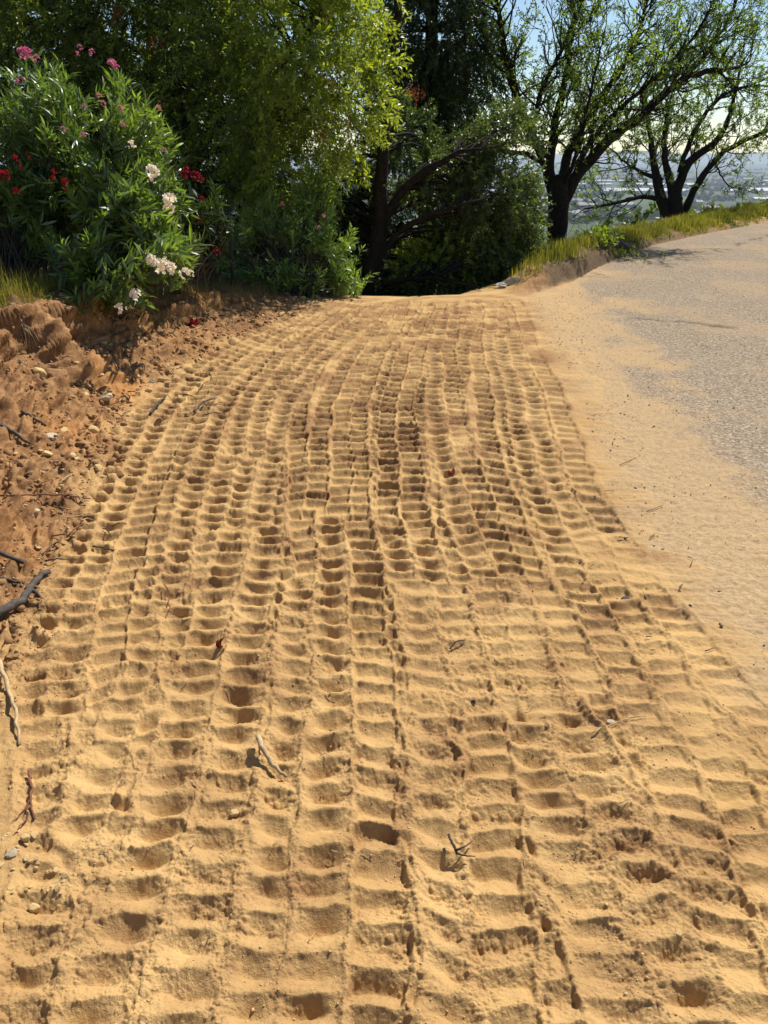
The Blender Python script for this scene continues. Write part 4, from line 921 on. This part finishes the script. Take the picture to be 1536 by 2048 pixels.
scatter(40, (1230, 600, 1536, 1200), ['brown', 'dark', 'brown'], 2.5, 6, 'tiny dark crumb lying on the dusty asphalt', 'crumbs on the asphalt', 'clod', 'clod')
# fine clods thrown up along the prints: nobody could count them
n = 14000; yy = 0.8 + 8.2 * rng.random(n) ** 1.7; k = rng.random(n); xx = XL(yy) * (1 - k) + XR(yy) * k
nl = 3500; y2 = .8 + 4.5 * rng.random(nl) ** 1.3; x2 = FOOT(y2) + rng.normal(.02, .22, nl); yy = np.concatenate([yy, y2]); xx = np.concatenate([xx, x2])
cr = noise(xx * 3.1, yy * 3.1, 540) + .6 * noise(xx * 11, yy * 2, 541); kk = (cr + .35 * rng.random(len(xx))) > .30; xx, yy = xx[kk], yy[kk]
n = len(xx); s = .0015 * np.exp(rng.normal(0, .5, n)) * (1 + yy * .10); s = np.minimum(s, .006)
ov = norm(np.array([[1, 1, 1], [1, -1, -1], [-1, 1, -1], [-1, -1, 1], [1, 0, 0], [-1, 0, 0], [0, 1, 0], [0, -1, 0], [0, 0, 1], [0, 0, -1.]]))
octv = np.array([[1, 0, 0], [-1, 0, 0], [0, 1, 0], [0, -1, 0], [0, 0, 1], [0, 0, -1.]]); octf = np.array([[0, 2, 4], [2, 1, 4], [1, 3, 4], [3, 0, 4], [2, 0, 5], [1, 2, 5], [3, 1, 5], [0, 3, 5]])
th_ = rng.uniform(0, 6.28, n); c_, s_ = np.cos(th_), np.sin(th_)
o6 = octv[None] * rng.uniform(.6, 1.25, (n, 6, 1)) + rng.normal(0, .15, (n, 6, 3))
o6 = np.stack([o6[..., 0] * c_[:, None] - o6[..., 1] * s_[:, None], o6[..., 0] * s_[:, None] + o6[..., 1] * c_[:, None], o6[..., 2] * .75], -1)
v = np.column_stack([xx, yy, hz(xx, yy)])[:, None] + o6 * s[:, None, None] + np.array([0, 0, .35])[None, None] * s[:, None, None]
me = npmesh('crumbs', v.reshape(-1, 3), [(np.arange(n)[:, None, None] * 6 + octf[None]).reshape(-1, 3)], None, True)
tag(link('crumbs', me, simple('sand_crumbs', (.60, .40, .19), .2, 60, .95, 0)), 'fine crumbs of sandy soil scattered over the prints', 'crumbs', kind='stuff')

def stick(name, label, pts, r0, r1, mat=GREYB, lift=.006, twigs=(), n=16, group=None, cat='stick', seed=0, jit=.003):
    rg_ = np.random.default_rng(seed + 900)
    G = []
    for q in pts:
        g = hit(q[0], q[1]); g[2] += lift + (q[2] if len(q) > 2 else 0); G.append(g)
    G = np.array(G); b = G[0].copy()
    jit = min(jit, np.linalg.norm(G[-1] - G[0]) * .012)
    Ps = resample(G, n, jit, rg_); Ps[:, 2] = np.maximum(Ps[:, 2], hz(Ps[:, 0], Ps[:, 1]) + r1 * .4)
    rr_ = np.linspace(r0, r1, n) * (1 + rg_.normal(0, .09, n))
    if not twigs:
        o = tube_mesh(name, [(Ps - b, rr_)], 8, mat); o.location = tuple(b); return tag(o, label, cat, group)
    r = empty(name, b); tag(r, label, cat, group); tube_mesh('stem', [(Ps - b, rr_)], 8, mat, r)
    for tw in twigs:
        G2 = np.array([hit(q[0], q[1]) + [0, 0, lift + (q[2] if len(q) > 2 else 0)] for q in tw])
        P2 = resample(G2, 8, jit, rg_); tube_mesh('side_twig', [(P2 - b, np.linspace(r1 * 1.0, r1 * .4, 8))], 6, mat, r)
    return r
DARKB = simple('charred_grey_branch', (.11, .09, .075), .55, 35, .85, .004); ROOT = simple('pale_root', (.52, .38, .21), .35, 30, .85, .002); RROOT = simple('red_brown_root', (.20, .085, .04), .4, 30, .8, .002)
stick('branch', 'thick curved grey branch at the left edge beside the prints', [(-60, 1252, .02), (0, 1240, .02), (35, 1225, .02), (55, 1200, .02), (66, 1178, .02), (80, 1162, .02), (100, 1150, .01)], .019, .012, DARKB, twigs=([(58, 1195, .02), (72, 1190, .01), (80, 1196, 0)],), seed=1, cat='branch')
stick('branch', 'short dark stick above the curved branch at the left edge', [(-40, 1158), (10, 1163), (48, 1169)], .009, .006, DARKB, seed=2, cat='branch')
stick('branch', 'dark weathered branch slanting down the lower scree at the left edge', [(-30, 1098), (20, 1118), (50, 1130)], .012, .008, DARKB, seed=22, cat='branch')
stick('root', 'long pale bare root running down the left edge', [(2, 1335, .02), (12, 1375, .02), (28, 1412, .01), (36, 1450, .01), (39, 1492, 0)], .0085, .004, ROOT, twigs=([(28, 1412, .01), (33, 1404, .015)],), seed=3, cat='root')
stick('root', 'forked thin root above the pebble pile', [(62, 1555, .01), (66, 1590, .01), (62, 1615, .01), (70, 1645, 0)], .005, .003, RROOT, twigs=([(62, 1612, .01), (45, 1635, 0), (25, 1648, 0)], [(60, 1620, .01), (52, 1648, 0), (30, 1672, 0)]), seed=4, cat='root')
stick('stick', 'pale peeled stick lying aslant in the prints left of centre', [(518, 1492, .03), (530, 1520, .025), (547, 1543, .015), (573, 1560, .004)], .0085, .0055, ROOT, twigs=([(528, 1512, .02), (520, 1505, .01), (519, 1518, .005)],), seed=5)
stick('twig', 'small forked twig standing in the prints at the lower centre', [(896, 1690, .03), (905, 1704, .02), (914, 1718, .008)], .004, .003, TWIG, twigs=([(912, 1714, .015), (930, 1708, .02), (945, 1700, .025)], [(914, 1716, .01), (930, 1724, .012), (950, 1722, .01)]), seed=6, cat='twig')
stick('twig', 'long straw lying across the faint prints on the right', [(1185, 1470, .004), (1230, 1452, .008), (1262, 1441, .004), (1292, 1436, 0)], .0025, .0015, ROOT, twigs=([(1238, 1450, .006), (1262, 1452, 0), (1290, 1462, 0)],), seed=7, cat='twig')
stick('twig', 'curled thin rootlet looping over the prints on the left', [(330, 1178, .01), (342, 1200, .015), (336, 1225, .01), (352, 1238, .005), (385, 1236, .005)], .0028, .0014, RROOT, seed=8, cat='twig')
stick('twig', 'short grey twig on the flattened sand right of centre', [(900, 1302, .004), (912, 1290, .008), (930, 1285, 0)], .003, .0018, TWIG, seed=9, cat='twig')
stick('twig', 'broken reddish twig lying on the asphalt at the right', [(1442, 905, .01), (1458, 898, .015), (1482, 893, .005)], .008, .004, RROOT, twigs=([(1455, 898, .015), (1450, 893, .01), (1462, 889, 0)],), seed=10, cat='twig')
stick('twig', 'thin curved twig on the far asphalt near the crack', [(1394, 754, .005), (1405, 760, .01), (1418, 759, 0)], .006, .003, RROOT, seed=11, cat='twig')
stick('twig', 'long horizontal twig across the lower scree', [(0, 1003, .02), (60, 1002, .03), (120, 1003, .03), (182, 1004, .01)], .005, .003, RROOT, twigs=([(128, 1003, .02), (136, 1015, .01), (134, 1030, 0)],), seed=12, cat='twig')
stick('twig', 'forked pale twig at the foot of the bank by the orange soil', [(302, 832, .01), (318, 815, .03), (333, 800, .02)], .010, .005, TWIG, twigs=([(325, 808, .02), (336, 797, .03), (342, 803, .02)],), seed=13, cat='twig')
stick('twig', 'dark forked twig across the prints near the bank', [(388, 832, .02), (408, 815, .03), (432, 800, .01)], .008, .004, DARKB, twigs=([(408, 815, .03), (420, 824, 0)],), seed=14, cat='twig')
stick('root', 'red brown root arching out of the upper bank', [(243, 650, .02), (256, 641, .05), (270, 638, .05), (290, 639, .01)], .012, .006, RROOT, seed=15, cat='root')
stick('branch', 'straight dark stick on the scree at the left edge', [(44, 828, .01), (68, 842, .01), (92, 854, 0)], .010, .008, DARKB, seed=16, cat='branch')
stick('branch', 'dark root sticking out of the bank below the boulders at the left edge', [(-10, 852, .01), (25, 872, .02), (60, 890, .0)], .016, .007, DARKB, seed=17, cat='branch')
for k, (x0, y0, x1, y1) in enumerate(((45, 655, 62, 695), (50, 660, 80, 690), (46, 662, 55, 705), (52, 672, 75, 700))):
    stick('rootlet', 'fine pale rootlet hanging from the hollow at the top of the bank', [(x0, y0, .03), ((x0 + x1) / 2 + 3, (y0 + y1) / 2 - 3, .03), (x1, y1, .01)], .004, .002, ROOT, seed=30 + k, group='rootlets hanging from the bank', cat='root', n=10)
for k in range(38):
    px, py = (rng.uniform(0, 230), rng.uniform(880, 1130)) if k < 22 else (rng.uniform(120, 480), rng.uniform(640, 850)); a = rng.uniform(-.9, .9); L_ = rng.uniform(18, 55) * (1 if k < 22 else .8)
    stick('twig', 'thin broken twig littering the scree of the bank', [(px, py, .004), (px + L_ * .5 * math.cos(a), py + L_ * .5 * math.sin(a) * .8, .016), (px + L_ * math.cos(a), py + L_ * math.sin(a) + 2, .002)], rng.uniform(.003, .005), .002, (RROOT, TWIG, ROOT)[k % 3], seed=100 + k, group='twigs littering the bank', cat='twig', n=8)
for k in range(34):
    px, py = rng.uniform(120, 1250), rng.uniform(1000, 1900); a = rng.uniform(-1.2, 1.2); L_ = rng.uniform(10, 26)
    stick('twig', 'short bit of straw lying among the prints', [(px, py, .003), (px + L_ * .5 * math.cos(a), py + L_ * .5 * math.sin(a) * .8, .006), (px + L_ * math.cos(a), py + L_ * math.sin(a), .002)], .0014, .001, ROOT, seed=200 + k, group='straws among the prints', cat='straw', n=6)
# curled dry leaf standing in a print
def dryleaf(name, label, px, py, n, size, mat, seed, group=None, cat='leaf', up=1.0):
    rg_ = np.random.default_rng(seed); g = hit(px, py); D = norm(rg_.normal(0, .35, (n, 3)) + [.15, 0, up]); nn = perp(D, rg_)
    v, fs, per = lens_leaves(rg_.normal(0, size * .12, (n, 3)) * [1, 1, .2], D, nn, np.full(n, size) * rg_.uniform(.6, 1.1, n), np.full(n, size * .38), .5)
    me = npmesh(name, v, fs, dict(tint=np.clip(np.repeat(rg_.random(n), per), 0, 1))); o = link(name, me, mat); o.location = tuple(g - [0, 0, .004]); return tag(o, label, cat, group)
RLEAF = leafmat('curled_red_leaf', (.13, .03, .012), (.30, .07, .03), .25, .6, (1.5, 1.2, 1.0), .2); BLEAF = leafmat('dry_brown_leaf', (.16, .08, .04), (.34, .20, .10), .25, .7, (1.3, 1.2, 1.0), .2)
CUTR = leafmat('wilted_crimson_leaf', (.14, .008, .010), (.30, .02, .02), .25, .6, (1.4, 1.0, 1.0), .2)
dryleaf('dry_leaf', 'curled reddish dry leaf standing upright in a print left of centre', 441, 1294, 5, .052, RLEAF, 1)
dryleaf('dry_leaf', 'small dark dry leaf standing in the prints above the centre', 905, 950, 4, .045, RLEAF, 2)
dryleaf('fallen_blossoms', 'wilted dark red blossoms fallen on the far slope of the bank', 385, 652, 22, .09, CUTR, 3, cat='flowers', up=.5)
dryleaf('dry_leaves', 'clump of dry brown leaves at the far tip of the bank', 608, 588, 16, .16, BLEAF, 4, cat='leaves')
dryleaf('dry_leaves', 'dry brown leaves under the oleander thicket at the bank tip', 572, 566, 12, .14, BLEAF, 5, cat='leaves')
dryleaf('dry_leaf', 'tiny yellow leaf on the dusty asphalt at the right edge', 1492, 1147, 1, .035, leafmat('yellow_leaf', (.35, .30, .03), (.5, .42, .05), .3), 6, up=.1)
dryleaf('paper_scrap', 'little pale green scrap in the prints at the lower right', 1053, 1515, 2, .022, leafmat('pale_scrap', (.5, .65, .55), (.6, .72, .6), .2), 7, cat='scrap', up=.2)
# crumpled white plastic at the drop off
g = hit(1003, 578); me = rock_mesh(777, .6, 1.4, 3, 'plastic_bag'); me.materials.append(simple('white_plastic', (.78, .78, .76), .1, 20, .35, .01, spec=.6)); o = link('plastic_bag', me); o.location = tuple(g + [0, .1, .03]); o.scale = (.075, .06, .06)
tag(o, 'crumpled white plastic at the edge where the dirt drops off', 'litter')
# steel fence stake behind the shaded oleander
r = empty('fence_stake', (0, 0, 0)); top = at(457, 405, 9.3); b0 = at(462, 530, 9.3); zg = hz1(b0[0], b0[1]); r.location = (b0[0], b0[1], zg); tag(r, 'thin dark steel fence stake standing before the oleander thicket', 'fence post')
STEEL = simple('rusty_dark_steel', (.035, .030, .028), .3, 40, .6, .001)
hgt_ = top[2] - zg; lean_ = top[0] - b0[0]
def prism(name, prof_, h0, h1, parent, mat):
    n = len(prof_); v = [(x + lean_ * h0 / hgt_, y, h0) for x, y in prof_] + [(x + lean_ * h1 / hgt_, y, h1) for x, y in prof_]
    F_ = [np.array([[i, (i + 1) % n, (i + 1) % n + n, i + n] for i in range(n)]), np.array([list(range(n))[::-1], list(range(n, 2 * n))])]
    return link(name, npmesh(name, np.array(v, float), F_), mat, parent)
prism('post', [(-.020, -.003), (.020, -.003), (.020, .003), (.003, .003), (.003, .030), (-.003, .030), (-.003, .003), (-.020, .003)], -.2, hgt_, r, STEEL)
for k in range(7): prism('stud', [(-.008, -.011), (.008, -.011), (.008, -.0035), (-.008, -.0035)], .12 + k * .11, .15 + k * .11, r, STEEL)
# broken clods lying all over the cut bank and its scree
def clod_field(name, label, x, y, s, mat):
    n = len(x); iv = norm(np.array([[0, 0, 1], [.9, 0, .45], [.28, .85, .45], [-.72, .53, .45], [-.72, -.53, .45], [.28, -.85, .45], [.72, .53, -.45], [-.28, .85, -.45], [-.9, 0, -.45], [-.28, -.85, -.45], [.72, -.53, -.45], [0, 0, -1.]]))
    f_ = np.array([[0, 1, 2], [0, 2, 3], [0, 3, 4], [0, 4, 5], [0, 5, 1], [1, 6, 2], [2, 7, 3], [3, 8, 4], [4, 9, 5], [5, 10, 1], [2, 6, 7], [3, 7, 8], [4, 8, 9], [5, 9, 10], [1, 10, 6], [6, 11, 7], [7, 11, 8], [8, 11, 9], [9, 11, 10], [10, 11, 6]])
    o = iv[None] * rng.uniform(.65, 1.25, (n, 12, 1)) * rng.uniform(.6, 1.2, (n, 1, 3)); t_ = rng.uniform(0, 6.28, n); c1, s1 = np.cos(t_)[:, None], np.sin(t_)[:, None]
    o = np.stack([o[..., 0] * c1 - o[..., 1] * s1, o[..., 0] * s1 + o[..., 1] * c1, o[..., 2]], -1)
    v = np.column_stack([x, y, hz(x, y)])[:, None] + o * s[:, None, None] + np.array([0, 0, .15])[None, None] * s[:, None, None]
    me = npmesh(name, v.reshape(-1, 3), [(np.arange(n)[:, None, None] * 12 + f_[None]).reshape(-1, 3)])
    tag(link(name, me, mat), label, 'rubble', kind='stuff')
n = 9000; y = .8 + 9.3 * rng.random(n) ** .8; x = FOOT(y) + .08 - rng.random(n) * (1.15 * (.55 + .62 * HB(y))) ; kk = (noise(x * 2.6, y * 2.6, 1301) + .7 * rng.random(n) > .22); x, y = x[kk], y[kk]
clod_field('bank_rubble', 'crumbled brown clods strewn over the cut bank', x, y, np.minimum(.007 * np.exp(rng.normal(0, .6, len(x))), .034), simple('crumbled_bank_soil', (.42, .235, .10), .5, 7, .95, .002))
n = 900; y = .9 + 4.2 * rng.random(n); x = FOOT(y) + rng.normal(.05, .14, n); kk = noise(x * 2.6, y * 2.6, 1302) > -.05; x, y = x[kk], y[kk]
clod_field('foot_rubble', 'small tan clods gathered along the left edge of the prints', x, y, np.minimum(.004 * np.exp(rng.normal(0, .55, len(x))), .014), simple('crumbled_tan_soil', (.55, .36, .17), .35, 9, .95, .002))
n = 3200; gy_ = 1.6 + 13 * rng.random(n) ** 1.3; gx_ = XR(gy_) + .1 + rng.exponential(.9, n); kk = (gx_ < .62 * gy_ + 1.2) & (edge_d(gx_, gy_) < -.1) & (noise(gx_ * 1.3, gy_ * 1.3, 1201) + .5 * rng.random(n) > .1)
gx_, gy_ = gx_[kk], gy_[kk]; n = len(gx_); s = np.minimum(.0022 * np.exp(rng.normal(0, .45, n)) * (1 + gy_ * .12), .008)
o6 = octv[None] * rng.uniform(.6, 1.3, (n, 6, 1)) + rng.normal(0, .15, (n, 6, 3)); zz = np.maximum(hz(gx_, gy_), -.029)
v = np.column_stack([gx_, gy_, zz])[:, None] + o6 * s[:, None, None] * [1, 1, .7] + np.array([0, 0, .5])[None, None] * s[:, None, None]
me = npmesh('grit', v.reshape(-1, 3), [(np.arange(n)[:, None, None] * 6 + octf[None]).reshape(-1, 3)], None, True)
tag(link('grit', me, simple('loose_grit', (.30, .20, .12), .5, 90, .95, 0)), 'loose grit scattered over the dusty asphalt', 'grit', kind='stuff')
for k in range(26):
    px, py = rng.uniform(1120, 1500), rng.uniform(690, 1320); px = max(px, 1130 + (py - 700) * .28); a = rng.normal(0, .5); L_ = rng.uniform(8, 22) + (22 if k % 6 == 0 else 0)
    stick('twig', 'thin dark stalk lying flat on the dusty margin of the road', [(px, py, .003), (px + L_ * .5 * math.cos(a), py + L_ * .5 * math.sin(a) * .6, .005), (px + L_ * math.cos(a), py + L_ * math.sin(a) * .7, .002)], .0022, .0014, RROOT, seed=300 + k, group='stalks on the road margin', cat='twig', n=6)
# ------------------------------------------------------------------ haze
hv = np.array([[x, y, z] for z in (-125., 14.) for x, y in ((-15500, -400), (15500, -400), (15500, 17500), (-15500, 17500))])
me = npmesh('haze', hv, [np.array([[0, 3, 2, 1], [4, 5, 6, 7], [0, 1, 5, 4], [1, 2, 6, 5], [2, 3, 7, 6], [3, 0, 4, 7]])])
hm = bpy.data.materials.new('valley_haze'); hm.use_nodes = True; hn = hm.node_tree.nodes; hn.remove(hn['Principled BSDF'])
pv = hn.new('ShaderNodeVolumePrincipled'); pv.inputs['Color'].default_value = (.72, .84, 1.0, 1); pv.inputs['Density'].default_value = 1.15e-4; pv.inputs['Anisotropy'].default_value = .1
hm.node_tree.links.new(pv.outputs[0], hn['Material Output'].inputs['Volume'])
tag(link('haze', me, hm), 'pale blue haze over the valley', 'haze', kind='stuff')
